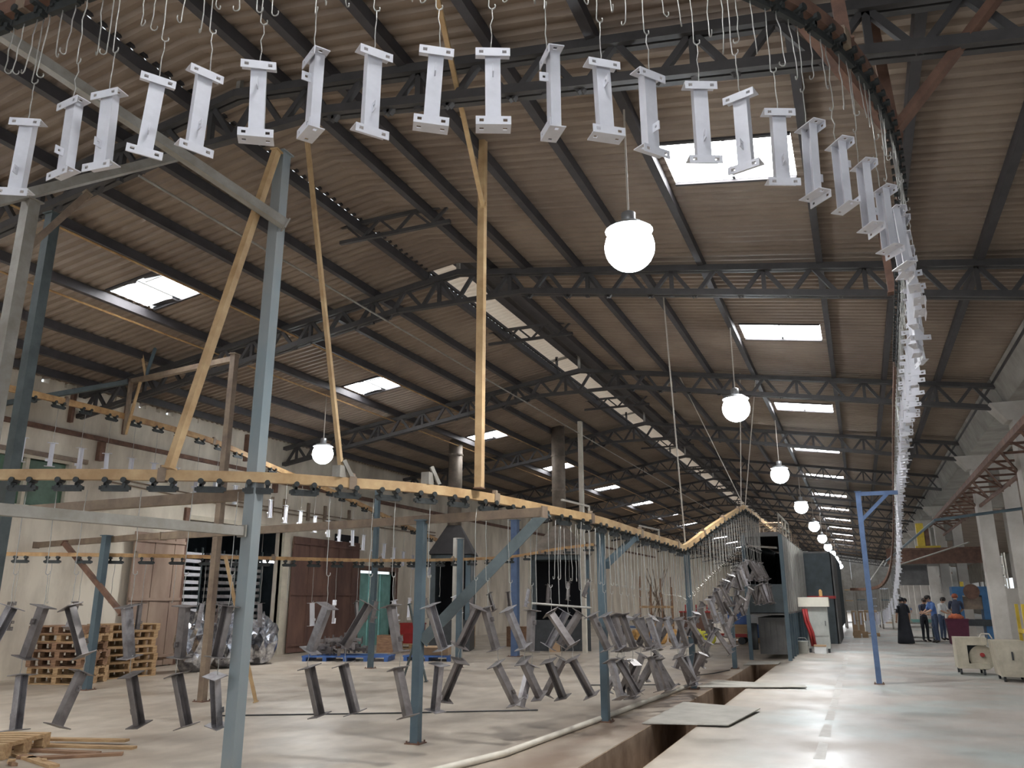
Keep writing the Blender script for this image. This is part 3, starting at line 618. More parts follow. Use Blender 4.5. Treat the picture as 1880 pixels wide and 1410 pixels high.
for j, (p, d) in enumerate(near_st):
    if p.y > 23.4: break
    near = p.y < 14.5
    yaw = math.atan2(p.y, p.x)-PI/2
    hanger((p.x-0.02, p.y, p.z-0.15), yaw, HD[j % 4], LD[j % 4], 0.3, 0.8, 'wire hook below the ochre rail, %s from the left' % ORD[j], 'wire hooks of the mid-height rail')
    ku = 'mill_steel' if j % 3 == 1 else 'dark_steel'; kl = 'mill_steel' if j % 4 == 2 else 'dark_steel'
    tu = TILT_U[j] if j < len(TILT_U) else random.choice((-1, 1))*random.uniform(.15, .6)
    tl = TILT_L[j] if j < len(TILT_L) else random.choice((-1, 1))*random.uniform(.15, .6)
    zt = p.z-1.27; ru = random.uniform(-.3, .3)
    yu = yaw+random.choice((-1, 1))*random.uniform(.35, 1.0)+random.choice((0, PI)); yl = yaw+random.choice((-1, 1))*random.uniform(.35, 1.0)+random.choice((0, PI))
    u = bracket((p.x, p.y, zt), yaw, tu, random.uniform(-.25, .25), ku, 'dark steel bracket in the upper hanging row, %s from the left' % ORD[j], 'upper row of dark brackets', near, random.choice((1, -1, 0)), j % 2 == 0)
    u.matrix_world = Matrix.Translation((p.x, p.y, zt)) @ Matrix.Rotation(yaw, 4, 'Z') @ Matrix.Rotation(tu, 4, 'Y') @ Matrix.Rotation(ru, 4, 'X') @ Matrix.Rotation(yu-yaw, 4, 'Z')
    # lower piece hangs by a short wire from the bottom of the upper one
    bx = Vector((p.x, p.y, zt)) + (Matrix.Rotation(yaw, 4, 'Z') @ Matrix.Rotation(tu, 4, 'Y') @ Matrix.Rotation(ru, 4, 'X')) @ Vector((0, 0, -BL))
    c = link('wire_hook', LS[j % 4], None, bx, 'short wire joining upper and lower dark bracket, %s from the left' % ORD[j], 'hook', 'short wires between the dark brackets')
    zl = bx.z-0.165
    l = bracket((bx.x, bx.y, zl), yaw, tl, 0, kl, 'dark steel bracket in the lowest hanging row, %s from the left' % ORD[j], 'lowest row of dark brackets', near, random.choice((1, -1, 0)), j % 2 == 1)
    l.matrix_world = Matrix.Translation((bx.x, bx.y, zl)) @ Matrix.Rotation(yaw, 4, 'Z') @ Matrix.Rotation(tl, 4, 'Y') @ Matrix.Rotation(random.uniform(-.35, .35), 4, 'X') @ Matrix.Rotation(yl-yaw, 4, 'Z')
    if p.y > 9.5:      # extra empty hooks crowd the far half
        for q in (0.11, 0.22):
            pp = p+d*q
            if p.y > 13: far_hook(pp-Vector((0, 0, .12)), 0.75); continue
            o = link('wire_hook', HR[j % 3], None, (pp.x, pp.y, pp.z-0.12), 'empty wire hook under the mid-height rail, %s the %s hanger' % ('just after' if q < .2 else 'well after', ORD[j]), 'hook', 'empty hooks near the booth'); o.rotation_euler = (random.uniform(-.04, .04), random.uniform(-.04, .04), random.uniform(0, 6))
# --- rear low line
for j, (p, d) in enumerate(stations(REAR, 0.55, 0.3)):
    trolley(p, d, 'dark trolley under the thin ochre rail before the wall, %s from the left' % ORD[j], 'trolleys of the rear low rail')
    o = link('wire_hook', HR[j % 3], None, (p.x, p.y, p.z-0.15), 'wire hook under the thin ochre rail before the wall, %s from the left' % ORD[j], 'hook', 'wire hooks of the rear low rail'); o.rotation_euler = (0, 0, random.uniform(0, 6))
    if j % 2 == 0 or 14 < p.y < 17 or p.y > 19:
        k = 'white_paint' if j in (12, 13, 16, 17, 20) else ('mill_steel' if j % 4 == 0 else 'dark_steel')
        b = bracket((p.x, p.y, p.z-0.90), random.uniform(0, 3), random.uniform(-.6, .6), 0, k, ('white' if k == 'white_paint' else 'dark steel')+' bracket hanging from the thin ochre rail, on its %s hook from the left' % ORD[j], 'brackets on the rear low rail', p.y < 12)

far_hooks.build('wire_hooks', 'wire', kind='stuff', label='mass of thin wire hooks crowding the rails towards the far end', cat='hooks')

# ------------------------------------------------------------------ posts, beams and braces of the conveyor frame
def post(label, x, y, z0, z1, w_=0.10, m_='blue_grey', foot=True, name='post'):
    o = thing(name, label, 'post', (x, y, z0))
    MB().box(-w_/2, w_/2, -w_/2, w_/2, 0, z1-z0).build('tube', m_, o)
    if foot and z0 < 0.01:
        MB().box(-w_*0.95, w_*0.95, -w_*0.95, w_*0.95, 0, 0.012).build('base_plate', 'rust_brown', o)
        for sx in (-1, 1):
            for sy in (-1, 1): MB().tube([(sx*w_*0.75, sy*w_*0.75, 0.012), (sx*w_*0.75, sy*w_*0.75, 0.035)], 0.01, 6).build('bolt', 'rust_brown', o)
    else: MB().box(-w_*0.6, w_*0.6, -w_*0.6, w_*0.6, -0.006, 0.006).build('end_plate', 'rust_brown', o)
    MB().box(-w_*0.7, w_*0.7, -w_*0.7, w_*0.7, z1-z0-0.01, z1-z0+0.004).build('cap', m_, o)
    return o
def beam(label, a, b, w_=0.08, h=None, m_='grey_tube', name='beam'):
    a, b = Vector(a), Vector(b); o = thing(name, label, 'beam', tuple(a)); d = (b-a); h = h or w_; e = d.normalized()
    MB().bar((0, 0, 0), d, w_, h).build('tube', m_, o)
    MB().bar(-e*0.006, e*0.012, w_+0.03, h+0.03).build('end_plate', m_, o); MB().bar(d-e*0.012, d+e*0.006, w_+0.03, h+0.03).build('end_plate', m_, o)
    return o
post('tall grey-blue post rising from the floor beside the ochre rail', -5.62, 6.47, 0, 6.55, 0.13, 'post_pale')
post('pale grey post at the left edge carrying the high cross beam', -7.95, 5.21, 0, 5.82, 0.13, 'grey_tube')
post('darker grey post just behind the pale one at the left edge', -8.64, 5.96, 0, 6.15, 0.12, 'dark_brace')
post('slim brown-grey post with a goal-shaped cross beam on top', -10.01, 10.71, 0, 5.89, 0.11, 'brown_tube')
post('blue post in front of the thick diagonal brace', -4.89, 8.67, 0, 2.54, 0.10, 'blue_grey')
post('blue post with a knee brace on its right side', -3.36, 11.15, 0, 2.62, 0.10, 'blue_grey')
post('blue post under the lowest dip of the ochre rail', -3.02, 15.7, 0, 2.5, 0.10, 'blue_grey')
post('short blue post left of the dark booth', -2.95, 20.51, 0, 1.66, 0.10, 'blue_grey')
post('thin blue post behind the hanging brackets left of centre', -11.02, 17.24, 0, 4.4, 0.11, 'blue_grey')
post('blue-grey post at the foot of the thick diagonal brace', -9.15, 18.2, 0, 3.06, 0.11, 'blue_grey')
post('wide bright blue post right of the thick diagonal brace', -9.43, 22.42, 0, 3.91, 0.2, 'steel_blue')
post('grey-blue post leaning over the pallet stacks by the wall', -13.2, 11.2, 0, 2.78, 0.12, 'blue_grey')
ap = post('blue post standing alone on the right aisle', 0.14, 18.0, 0, 3.75, 0.10, 'steel_blue')
MB().bar((0, 0, 3.7), (0.75, 0, 3.7), 0.08).build('arm', 'steel_blue', ap); MB().bar((0, 0, 3.15), (0.55, 0, 3.68), 0.07).build('brace', 'steel_blue', ap)
MB().bar((0, 0, 1.9), (0.5, 6, 2.6), 0.02).build('stay_rod', 'grey_tube', ap)
post('brown square hanger post from the roof to the ochre rail', -4.01, 8.45, 2.86, 7.6, 0.09, 'ochre_pale', False, 'hanger_post')
beam('long pale grey diagonal beam in the upper left', (-5.45, 6.42, 5.6), (-6.96, 3.94, 6.77), 0.10, 0.10, 'grey_tube')
beam('grey cross beam on top of the left edge posts', (-8.06, 4.80, 5.60), (-7.28, 6.56, 6.98), 0.10, 0.10, 'grey_tube')
beam('short knee brace below the left cross beam', (-7.95, 5.21, 5.2), (-7.8, 5.75, 6.15), 0.07, 0.07, 'brown_tube')
beam('ochre brace slanting from the tall post down to the rail', (-5.58, 6.32, 6.5), (-6.11, 5.80, 2.84), 0.075, 0.075, 'ochre_pale')
beam('slim yellow rod slanting down to the rail right of the tall post', (-5.55, 6.75, 7.05), (-5.0, 7.1, 2.86), 0.045, 0.045, 'ochre_pale')
beam('slim yellow brace leaning against the brown hanger post', (-3.98, 8.40, 6.5), (-3.12, 5.5, 7.15), 0.05, 0.05, 'ochre_pale')
t = beam('goal-shaped cross beam reaching the rail by the left wall', (-10.03, 10.72, 5.8), (-14.35, 12.3, 6.24), 0.10, 0.10, 'brown_tube')
MB().bar((-4.25, 1.5, 0.4), (-4.32, 1.58, -0.75), 0.07).build('drop_bar', 'brown_tube', t); MB().bar((-3.9, 1.45, 0.4), (-4.3, 1.58, -0.75), 0.05).build('drop_brace', 'ochre_pale', t)
MB().bar((-3.6, 1.3, 0.4), (-3.75, 1.2, 1.1), 0.05).build('roof_strut', 'ochre_pale', t); MB().bar((-3.6, 1.3, 0.4), (-3.4, 1.3, 1.1), 0.05).build('roof_strut', 'blue_grey', t)
beam('dark bracket arm from the left wall to the high rail', (-16.2, 10.6, 5.5), (-14.35, 12.2, 6.2), 0.10, 0.10, 'dark_brace')
beam('brown beam just under the ochre rail on the left', (-5.72, 6.62, 2.66), (-10.6, 6.82, 2.66), 0.10, 0.11, 'brown_tube')
beam('pale grey beam slanting down to the tall post from the left edge', (-5.66, 6.39, 2.26), (-6.1, 3.2, 2.26), 0.09, 0.09, 'grey_tube')
beam('brown beam behind the hooks at the left edge', (-9.95, 10.73, 2.72), (-16.2, 12.0, 2.72), 0.11, 0.11, 'brown_tube')
beam('long brown-grey level beam from the slim post to the blue posts', (-9.98, 9.5, 2.55), (-3.2, 8.47, 2.55), 0.09, 0.10, 'brown_tube')
beam('thick dark diagonal brace in the middle', (-4.86, 8.72, 1.12), (-3.5, 9.3, 2.64), 0.13, 0.13, 'dark_brace')
beam('dark knee brace beside the blue post', (-3.32, 11.22, 2.07), (-3.13, 12.2, 2.52), 0.08, 0.08, 'blue_grey')
beam('rusty brace from the beam down to the pallet post', (-14.2, 11.1, 2.66), (-12.5, 11.15, 1.35), 0.08, 0.08, 'rust_brown')
beam('pale wooden prop leaning on the slim post', (-9.11, 10.94, 0.01), (-9.72, 10.62, 2.3), 0.05, 0.05, 'ochre_pale', 'prop')
for i, (a, b) in enumerate((((-8.2, 14.9, 0.01), (-8.7, 15.0, 1.5)), ((-8.9, 15.2, 0.01), (-8.45, 14.9, 0.9)))):
    beam(['thin rod leaning behind the blue post, reaching the floor on the right', 'short thin rod crossing the leaning rod behind the blue post'][i], a, b, 0.035, 0.035, 'dark_brace', 'rod')
# hangers of the high line and rods from the roof
for i, (x, y) in enumerate(((0.3, 5.5), (0.68, 7.0), (0.78, 11.0))):
    z = 5.5; o = beam(['rust brown hanger over the curve of the high rail', 'rust brown hanger where the high rail straightens', 'rust brown hanger over the straight high rail'][i], (x, y, z), (x-0.05, y+0.1, 7.0), 0.09, 0.09, 'rust_brown', 'hanger')
beam('rust brown strut fanning up from the high rail to the right', (0.66, 6.9, 5.5), (1.75, 6.3, 6.5), 0.08, 0.08, 'rust_brown', 'hanger')
beam('rust brown strut fanning up from the high rail to the left', (0.62, 6.8, 5.5), (-0.3, 5.8, 6.7), 0.08, 0.08, 'rust_brown', 'hanger')
for i, (a, b, r) in enumerate((((-2.9, 15.0, 2.56), (-2.9, 14.2, 7.2), 0.014), ((-2.52, 20.4, 3.8), (-2.3, 20.4, 7.2), 0.012), ((-2.5, 20.9, 3.84), (-3.9, 20.5, 7.4), 0.012), ((-2.5, 21.0, 3.84), (-1.9, 20.3, 7.1), 0.012))):
    MB().tube([a, b], r, 6).build('suspension_rod', 'cable', label=['pale suspension rod above the dip of the ochre rail', 'suspension wire straight above the rail crest', 'suspension wire slanting left above the rail crest', 'suspension wire slanting right above the rail crest'][i], cat='rod')
for i, (p, q) in enumerate((((-4.4, 7.9, 2.88), 0.18), ((-5.0, 7.05, 2.88), 0.16), ((-3.35, 10.6, 2.75), 0.3), ((-3.0, 13.3, 2.62), 0.3))):
    o = thing('rail_support', ['pale pair of cleats on the ochre rail at the brown hanger post', 'grey block on the ochre rail at the yellow rod', 'small bent bar on the ochre rail beyond the hanger post', 'small bent bar on the ochre rail before the dip'][i], 'support', p)
    if i < 2: MB().box(-0.05, 0.05, -0.06, 0.06, -0.03, q*0.6).build('block', 'grey_tube', o); MB().bar((0.1, 0.1, -0.02), (0.03, 0.03, q), 0.04).build('cleat', 'grey_tube', o)
    else: MB().bar((0, 0, -0.04), (0, 0, 0.09), 0.025).build('leg', 'grey_tube', o); MB().bar((0, 0, 0.09), (-0.15, -0.7, 0.11), 0.025).build('arm', 'grey_tube', o)
# purple-orange tie rods under the skylights
for i, (x, z) in enumerate(((-12.3, 6.72), (-10.5, 6.98))):
    MB().tube([(x, TY[1], z), (x, TY[9], z)], 0.02, 5).build('tie_rod', 'ochre', ce)

o = thing('hanging_bar', 'pale round bar hung level from three wires below the ochre rail', 'bar', (-3.9, 9.86, 1.55))
MB().tube([(-0.02, 0, 0), (0.62, 0.5, -0.06)], 0.014, 8).build('bar', 'wire', o)
for q in (0.04, 0.28, 0.52): MB().tube([(q, q*0.8, -q*.1), (q-0.01, q*0.8, 0.55), (q+0.02, q*0.8, 1.05)], 0.006, 5).build('wire', 'wire', o)

# ------------------------------------------------------------------ pendant lamps
def lamp(x, y, z, label):
    o = thing('pendant_lamp', label, 'lamp', (x, y, z), 'pendant lamps')
    MB().lathe((0, 0, 0), [(0.05, 0.40), (0.08, 0.38), (0.08, 0.25), (0.05, 0.22)][::-1], 14).build('ballast', 'lamp_body', o, True)
    rf = MB(); n = 20
    for (r0, z0), (r1, z1) in (((0.06, 0.26), (0.17, 0.24)), ((0.17, 0.24), (0.26, 0.17))):
        for j in range(n):
            a, b = 2*PI*j/n, 2*PI*(j+1)/n
            rf.quad((r0*math.cos(a), r0*math.sin(a), z0), (r0*math.cos(b), r0*math.sin(b), z0), (r1*math.cos(b), r1*math.sin(b), z1), (r1*math.cos(a), r1*math.sin(a), z1))
    rf.build('reflector', 'lamp_body', o, True)
    MB().lathe((0, 0, 0), [(0.27*math.sin(PI*(k+.5)/14), -0.02-0.27*math.cos(PI*(k+.5)/14)) for k in range(14)], 24).build('glare_globe', 'lamp_glow', o, True)  # glowing sphere oversized, its shape taking in the lamp's blown-out glare
    MB().tube([(0, 0, 0.36), (0, 0, (zroof(x) if x < 4 else 5.9-0.06*(x-4.3))-z-0.05)], 0.012, 6).build('cord', 'cable', o)
    ld = bpy.data.lights.new('lamp_light', 'SPOT'); ld.energy = LAMP_W; ld.color = (1.0, 0.985, 0.95); ld.spot_size = math.radians(165); ld.spot_blend = 0.5; ld.shadow_soft_size = 0.2
    lo = link('lamp_light', ld, o, (0, 0, -0.30))
LY = [-11.5+19.3, 16.0, 25.5, 35.1, 45.0, 54.5, 64, 73.5, 83, 92.5, 102]
for i, y in enumerate(LY):
    lamp(-1.93, y, 5.3, 'glowing pendant lamp, %s nearest in the row over the aisle' % ORD[i] if i else 'glowing pendant lamp nearest to the camera')
lamp(-1.93, -1.8, 5.3, 'glowing pendant lamp behind the camera over the aisle')
lamp(-12.64, 17.04, 5.3, 'glowing pendant lamp hanging alone on the left near the wall')
lamp(-12.64, 6.0, 5.3, 'glowing pendant lamp left of the view before the wall')
lamp(-8.0, -3.0, 5.3, 'glowing pendant lamp behind the camera on the left')
lamp(8.0, 26.0, 5.0, 'glowing pendant lamp in the right side bay')
lamp(8.0, 42.0, 5.0, 'glowing pendant lamp far back in the right side bay')
o = thing('tube_lamp', 'lit fluorescent tube inside the store room opening', 'lamp', (XL-1.0, 19.9, 2.75))
MB().tube([(0, 0, 0), (0, 1.25, 0)], 0.03, 8).build('tube', 'tube_glow', o); MB().box(-0.05, 0.05, -0.05, 1.3, 0.04, 0.10).build('housing', 'lamp_body', o); MB().tube([(0, 0.6, 0.1), (0, 0.6, 1.05)], 0.01, 5).build('cord', 'cable', o)

# ------------------------------------------------------------------ booth (oven) at the trench end
BX0, BX1, BY0 = -2.95, -1.95, 23.7
t = thing('coating_booth', 'corrugated metal booth with a dark open front where the rail enters', 'booth', (BX0, BY0, 0))
bw = BX1-BX0
def side_sheet(x, y0, y1, z0, z1, m_, par, st=0.28):
    y = y0
    while y < y1-0.05:
        e = min(y+st, y1)
        MB().hexa([(x-0.03, y, z0), (x, y, z0), (x, e-0.012, z0), (x-0.03, e-0.012, z0), (x-0.03, y, z1), (x, y, z1), (x, e-0.012, z1), (x-0.03, e-0.012, z1)]).build('panel', 'booth_grey' if m_ == 'booth_sheet' else m_, par)  # booth sheet: panels coloured darker than ribs, painting in the corrugation's shading
        MB().box(x, x+0.06, y+st*0.3, y+st*0.55, z0, z1).build('rib', m_, par); y += st
side_sheet(bw, 0, 9.2, 1.25, 3.35, 'booth_sheet', t, 0.66)
MB().box(0, 0.03, 0, 9.2, 1.25, 3.35).build('far_side', 'booth_dark', t)
MB().box(0.0, bw, 0, 0.05, 1.22, 2.0).build('front_panel', 'booth_dark', t)
MB().box(0.0, bw, 9.1, 9.15, 1.22, 3.3).build('back_panel', 'booth_dark', t)
MB().box(0.0, bw, 0, 9.2, 1.18, 1.24).build('deck', 'booth_grey', t)
MB().box(-0.03, bw+0.04, -0.04, 0.06, 3.3, 3.38).build('lintel', 'booth_grey', t)
MB().box(bw-0.04, bw+0.06, -0.05, 0.05, 0, 3.35).build('corner_post', 'blue_grey', t); MB().box(-0.05, 0.05, -0.05, 0.05, 0, 3.35).build('corner_post', 'blue_grey', t)
for y in (0.9, 1.8, 2.7, 3.6, 4.8, 6.0, 7.4, 9.0): MB().box(bw-0.04, bw+0.04, y, y+0.07, 0, 1.2).build('leg', 'blue_grey', t)
MB().box(0.18, bw-0.12, 0.6, 9.0, 0.12, 1.1).build('burner_box', 'booth_grey', t)
for k in range(4): MB().box(0.22+k*0.16, 0.34+k*0.16, 0.585, 0.6, 0.2, 1.02).build('burner_panel', 'booth_grey', t)
MB().tube([(0.05, 0.35, 0.25), (0.05, 0.35, 0.95)], 0.12, 12).build('filter_cylinder', 'machine_dark', t, True)
MB().box(0.0, bw, -0.02, 9.2, 3.38, 3.42).build('roof_panel', 'booth_grey', t)
MB().bar((0.1, -0.1, 3.05), (0.95, -0.6, 2.95), 0.05).build('guard_pipe', 'grey_tube', t)
for y in (0.1, 1.2, 2.4, 3.6): MB().bar((bw, y, 3.4), (bw, y, 3.95), 0.04).build('handrail_post', 'grey_tube', t)
MB().bar((bw, 0.1, 3.93), (bw, 3.6, 3.93), 0.04).build('handrail', 'grey_tube', t); MB().bar((bw, 0.1, 3.65), (bw, 3.6, 3.65), 0.03).build('handrail', 'grey_tube', t)
t = thing('coating_booth', 'second, darker corrugated booth behind the cream cabinet', 'booth', (-2.9, 33.2, 0))
side_sheet(1.95, 0, 5.4, 0.0, 3.3, 'booth_grey', t, 0.4)
MB().box(0, 1.95, 0, 0.04, 0, 3.3).build('front_panel', 'booth_dark', t); MB().box(0, 1.95, 0, 5.4, 3.3, 3.36).build('roof_panel', 'booth_grey', t); MB().box(0, 0.04, 0, 5.4, 0, 3.3).build('far_side', 'booth_grey', t)
MB().box(0.9, 2.0, -0.03, 0.0, 1.62, 1.72).build('red_band', 'red_paint', t)
t = thing('coating_booth', 'long dark booth block farthest back along the aisle', 'booth', (-3.2, 39.5, 0))
side_sheet(2.2, 0, 9.6, 0.4, 3.5, 'booth_dark', t, 0.8); MB().box(0, 2.2, 0, 0.04, 0, 3.5).build('front_panel', 'booth_dark', t); MB().box(0, 2.2, 0, 9.6, 3.5, 3.56).build('roof_panel', 'booth_dark', t)
# junk pipes on the booth roof
for i in range(9):
    y = 24.2+i*1.1; o = thing('vent_frame', 'thin rusty pipe frame on the booth roof, %s from the front' % ORD[i], 'frame', (-2.75, y, 3.43 if i < 4 else 3.4), 'pipe frames on the booth roof')
    h = random.uniform(0.25, 0.6); MB().bar((0, 0, 0), (0, 0, h), 0.03).build('leg', 'brown_tube', o); MB().bar((0.7, 0, 0), (0.7, 0, h), 0.03).build('leg', 'brown_tube', o); MB().bar((0, 0, h), (0.7, 0, h), 0.03).build('bar', 'brown_tube', o); MB().bar((0, 0, 0), (0.7, 0, h), 0.02).build('brace', 'brown_tube', o)
# cream-topped control cabinet, hoses, bucket, box
t = thing('control_cabinet', 'grey control cabinet with a wide cream top beside the booth', 'cabinet', (-1.9, 27.6, 0))
MB().box(0.22, 0.85, 0, 0.5, 0.12, 1.36).build('body', 'cabinet_grey', t); MB().box(0.02, 0.92, -0.1, 0.6, 1.37, 1.66).build('top_box', 'cabinet_cream', t)
MB().box(0.25, 0.82, -0.015, 0, 0.5, 1.3).build('door', 'cabinet_grey', t); MB().box(0.76, 0.78, -0.04, -0.015, 0.8, 0.95).build('handle', 'machine_dark', t)
for x in (0.25, 0.8): MB().box(x-0.03, x+0.03, 0.02, 0.48, 0, 0.12).build('leg', 'machine_dark', t)
for i, x in enumerate((-1.74, -1.66)):
    MB().tube([(x, 27.5, 1.3), (x+0.03, 27.45, 0.95), (x+0.14, 27.45, 0.6), (x+0.18, 27.5, 0.2)], 0.045, 8).build('hose', 'red_paint', smooth=True, label=['red hose hanging left on the cabinet side', 'red hose hanging right on the cabinet side'][i], cat='hose')
t = thing('bucket', 'small grey metal bucket on the floor left of the cabinet', 'bucket', (-1.82, 26.9, 0)); MB().lathe((0, 0, 0), [(0.13, 0), (0.17, 0.36), (0.18, 0.37), (0.16, 0.37), (0.12, 0.03)], 14).build('body', 'cabinet_grey', t, True); MB().tube([(-0.17, 0, 0.36), (-0.1, 0, 0.46), (0.1, 0, 0.46), (0.17, 0, 0.36)], 0.008, 5).build('handle', 'wire', t)
t = thing('small_box', 'small white box at the foot of the cabinet', 'box', (-1.5, 27.1, 0)); MB().box(0, 0.34, 0, 0.25, 0, 0.24).build('body', 'cloth_white', t); MB().box(-0.005, 0.345, -0.005, 0.255, 0.2, 0.25).build('lid', 'cardboard', t)
t = thing('warning_beacon', 'small orange beacon on top of the cream cabinet', 'beacon', (-1.2, 27.9, 1.66)); MB().lathe((0, 0, 0), [(0.06, 0), (0.05, 0.05), (0.05, 0.2), (0.02, 0.24)], 10).build('dome', 'orange_bag', t, True); MB().lathe((0, 0, 0), [(0.08, 0), (0.08, 0.03)], 10).build('base', 'red_paint', t)

# ------------------------------------------------------------------ trench covers and floor pipe
def cover(label, pts, z=0.006):
    o = thing('cover_plate', label, 'plate', (pts[0][0], pts[0][1], 0)); b = MB(); n = len(pts); x0, y0 = pts[0]
    top = [(x-x0, y-y0, z+0.012+dz) for (x, y), dz in zip(pts, [0, 0.02, 0.03, 0.0][:n])]; bt = [(x, y, zz-0.012) for x, y, zz in top]
    i = 0; b.v = bt+top; b.f = [tuple(reversed(range(n))), tuple(range(n, 2*n))]+[(k, (k+1) % n, n+(k+1) % n, n+k) for k in range(n)]
    b.build('plate', 'plate', o)
    return o
cover('bent steel plate over the trench, nearest to the camera', [(-2.85, 11.1), (-1.75, 11.25), (-1.55, 13.0), (-2.8, 13.6)])
cover('flat steel plate across the trench in the middle', [(-3.0, 15.9), (-1.1, 16.5), (-1.15, 16.75), (-2.9, 17.4)])
cover('steel plate over the trench next to the booth', [(-2.9, 21.6), (-2.1, 22.0), (-2.1, 22.8), (-2.9, 22.9)])
MB().tube([(-4.05, 6.5, 0.04), (-3.62, 8.3, 0.04), (-3.42, 11.3, 0.04), (-3.15, 16.0, 0.04)], 0.035, 8).build('floor_pipe', 'pipe_cream', smooth=True, label='cream pipe lying on the floor beside the trench', cat='pipe')
for i, (a, b) in enumerate((((-5.0, 15.5), (-3.4, 16.3)), ((-3.6, 18.0), (-3.0, 20.0)), ((-8.5, 9.5), (-4.6, 11.8)))):
    MB().tube([(a[0], a[1], 0.012), ((a[0]+b[0])/2+0.1, (a[1]+b[1])/2, 0.012), (b[0], b[1], 0.012)], 0.01, 5).build('cable', 'machine_dark', label=['thin dark cable on the floor left of the trench plate', 'thin dark cable on the floor beside the short blue post', 'thin dark cable on the floor under the hanging brackets'][i], cat='cable')

# ------------------------------------------------------------------ machines on the right
t = thing('belt_machine', 'beige machine with a square window and pulley wheel on the right aisle', 'machine', (1.80, 20.9, 0))
MB().box(0, 0.22, 0, 0.7, 0.13, 0.78).box(0.22, 0.62, 0, 0.7, 0.62, 0.78).box(0.22, 0.62, 0, 0.7, 0.13, 0.24).box(0.22, 0.62, 0.35, 0.7, 0.24, 0.62).build('housing', 'machine_beige', t)
MB().tube([(0.5, 0.10, 0.36), (0.5, 0.14, 0.36)], 0.26, 28).build('pulley', 'machine_beige', t); MB().tube([(0.5, 0.03, 0.42), (0.5, 0.12, 0.42)], 0.045, 12).build('hub', 'red_paint', t)
MB().box(0.22, 0.62, 0.3, 0.34, 0.24, 0.62).build('guard', 'machine_dark', t)
for x in (0.05, 0.5):
    for y in (0.06, 0.64): MB().tube([(x-0.02, y, 0.06), (x+0.02, y, 0.06)], 0.06, 12).build('caster', 'machine_dark', t)
MB().tube([(0.5, 0.2, 0.78), (0.55, 0.2, 0.86), (0.7, 0.2, 0.86), (0.75, 0.2, 0.76)], 0.014, 6).build('cable', 'pipe_cream', t)
t = thing('belt_machine', 'plain beige cabinet machine with a black handle at the right edge', 'machine', (2.42, 19.4, 0))
MB().hexa([(0.0, 0, 0.1), (0.52, 0, 0.1), (0.52, 0.9, 0.1), (0, 0.9, 0.1), (-0.06, 0, 0.78), (0.5, 0, 0.78), (0.5, 0.9, 0.78), (-0.06, 0.9, 0.78)]).build('housing', 'machine_beige', t)
MB().box(0.22, 0.25, -0.03, 0, 0.42, 0.58).build('handle', 'machine_dark', t); MB().box(0.05, 0.46, -0.012, 0, 0.14, 0.72).build('door', 'machine_beige', t)
for x in (0.06, 0.46):
    for y in (0.08, 0.8): MB().tube([(x-0.02, y, 0.05), (x+0.02, y, 0.05)], 0.05, 12).build('caster', 'machine_dark', t)
t = thing('cart', 'dark cart with a yellow frame at the right edge', 'cart', (3.0, 19.9, 0))
MB().box(0, 0.5, 0, 0.9, 0.12, 0.7).build('body', 'machine_dark', t); MB().bar((0.05, 0, 0.7), (0.05, 0, 1.5), 0.06).build('frame_post', 'yellow_paint', t); MB().bar((0.05, 0.8, 0.7), (0.05, 0.8, 1.5), 0.06).build('frame_post', 'yellow_paint', t); MB().bar((0.05, 0, 0.95), (0.05, 0.8, 0.95), 0.08).build('frame_bar', 'yellow_paint', t)
for y in (0.1, 0.8): MB().tube([(0.1, y, 0.06), (0.14, y, 0.06)], 0.06, 12).build('wheel', 'machine_dark', t)
t = thing('power_press', 'blue power press behind the red-haired worker on the right', 'machine', (3.65, 38.4, 0))
MB().box(-0.15, 0.15, 0, 0.9, 0, 1.75).build('side_frame', 'machine_blue', t); MB().box(0.85, 1.15, 0, 0.9, 0, 1.75).build('side_frame', 'machine_blue', t)
MB().box(-0.2, 1.2, -0.05, 0.95, 1.75, 2.1).build('crown', 'machine_blue', t); MB().box(0.15, 0.85, 0.1, 0.8, 1.2, 1.7).build('ram', 'brown_tube', t); MB().box(-0.1, 1.1, -0.1, 0.95, 0.55, 0.8).build('bed', 'machine_dark', t)
MB().tube([(0.5, -0.06, 1.9), (0.5, 0.02, 1.9)], 0.3, 20).build('flywheel', 'rust_brown', t); MB().tube([(0.2, 0.1, 2.1), (0.2, 0.1, 2.3)], 0.07, 10).build('air_tank', 'yellow_paint', t)
MB().bar((1.2, -0.1, 1.5), (1.45, -0.6, 0.2), 0.05).build('hose', 'cloth_blue', t)
t = thing('work_table', 'long steel work table with a green rim beside the standing workers', 'table', (1.35, 36.2, 0))
MB().box(0, 1.15, 0, 0.7, 0.66, 0.72).build('table_top', 'grey_tube', t); MB().box(0, 1.15, -0.02, 0.72, 0.5, 0.56).build('apron', 'column_paint', t); MB().box(0, 1.15, 0, 0.7, 0.12, 0.16).build('shelf', 'grey_tube', t); MB().box(0, 1.15, 0.0, 0.05, 0.72, 0.84).build('back_rim', 'teal', t)
for x in (0.05, 1.1):
    for y in (0.05, 0.65): MB().bar((x, y, 0), (x, y, 0.66), 0.06).build('leg', 'blue_grey', t)
for i, x in enumerate((0.35, 0.72)):
    q = thing('drill_stand', ['white drill stand on the steel work table, left one', 'white drill stand on the steel work table, right one'][i], 'drill', (1.35+x, 36.5, 0.72)); MB().box(-0.07, 0.07, -0.07, 0.07, 0, 0.05).build('base', 'cabinet_grey', q); MB().bar((0, 0.03, 0.05), (0, 0.03, 0.75), 0.06).build('column', 'column_paint', q); MB().box(-0.06, 0.06, -0.16, 0.06, 0.55, 0.7).build('head', 'column_paint', q)
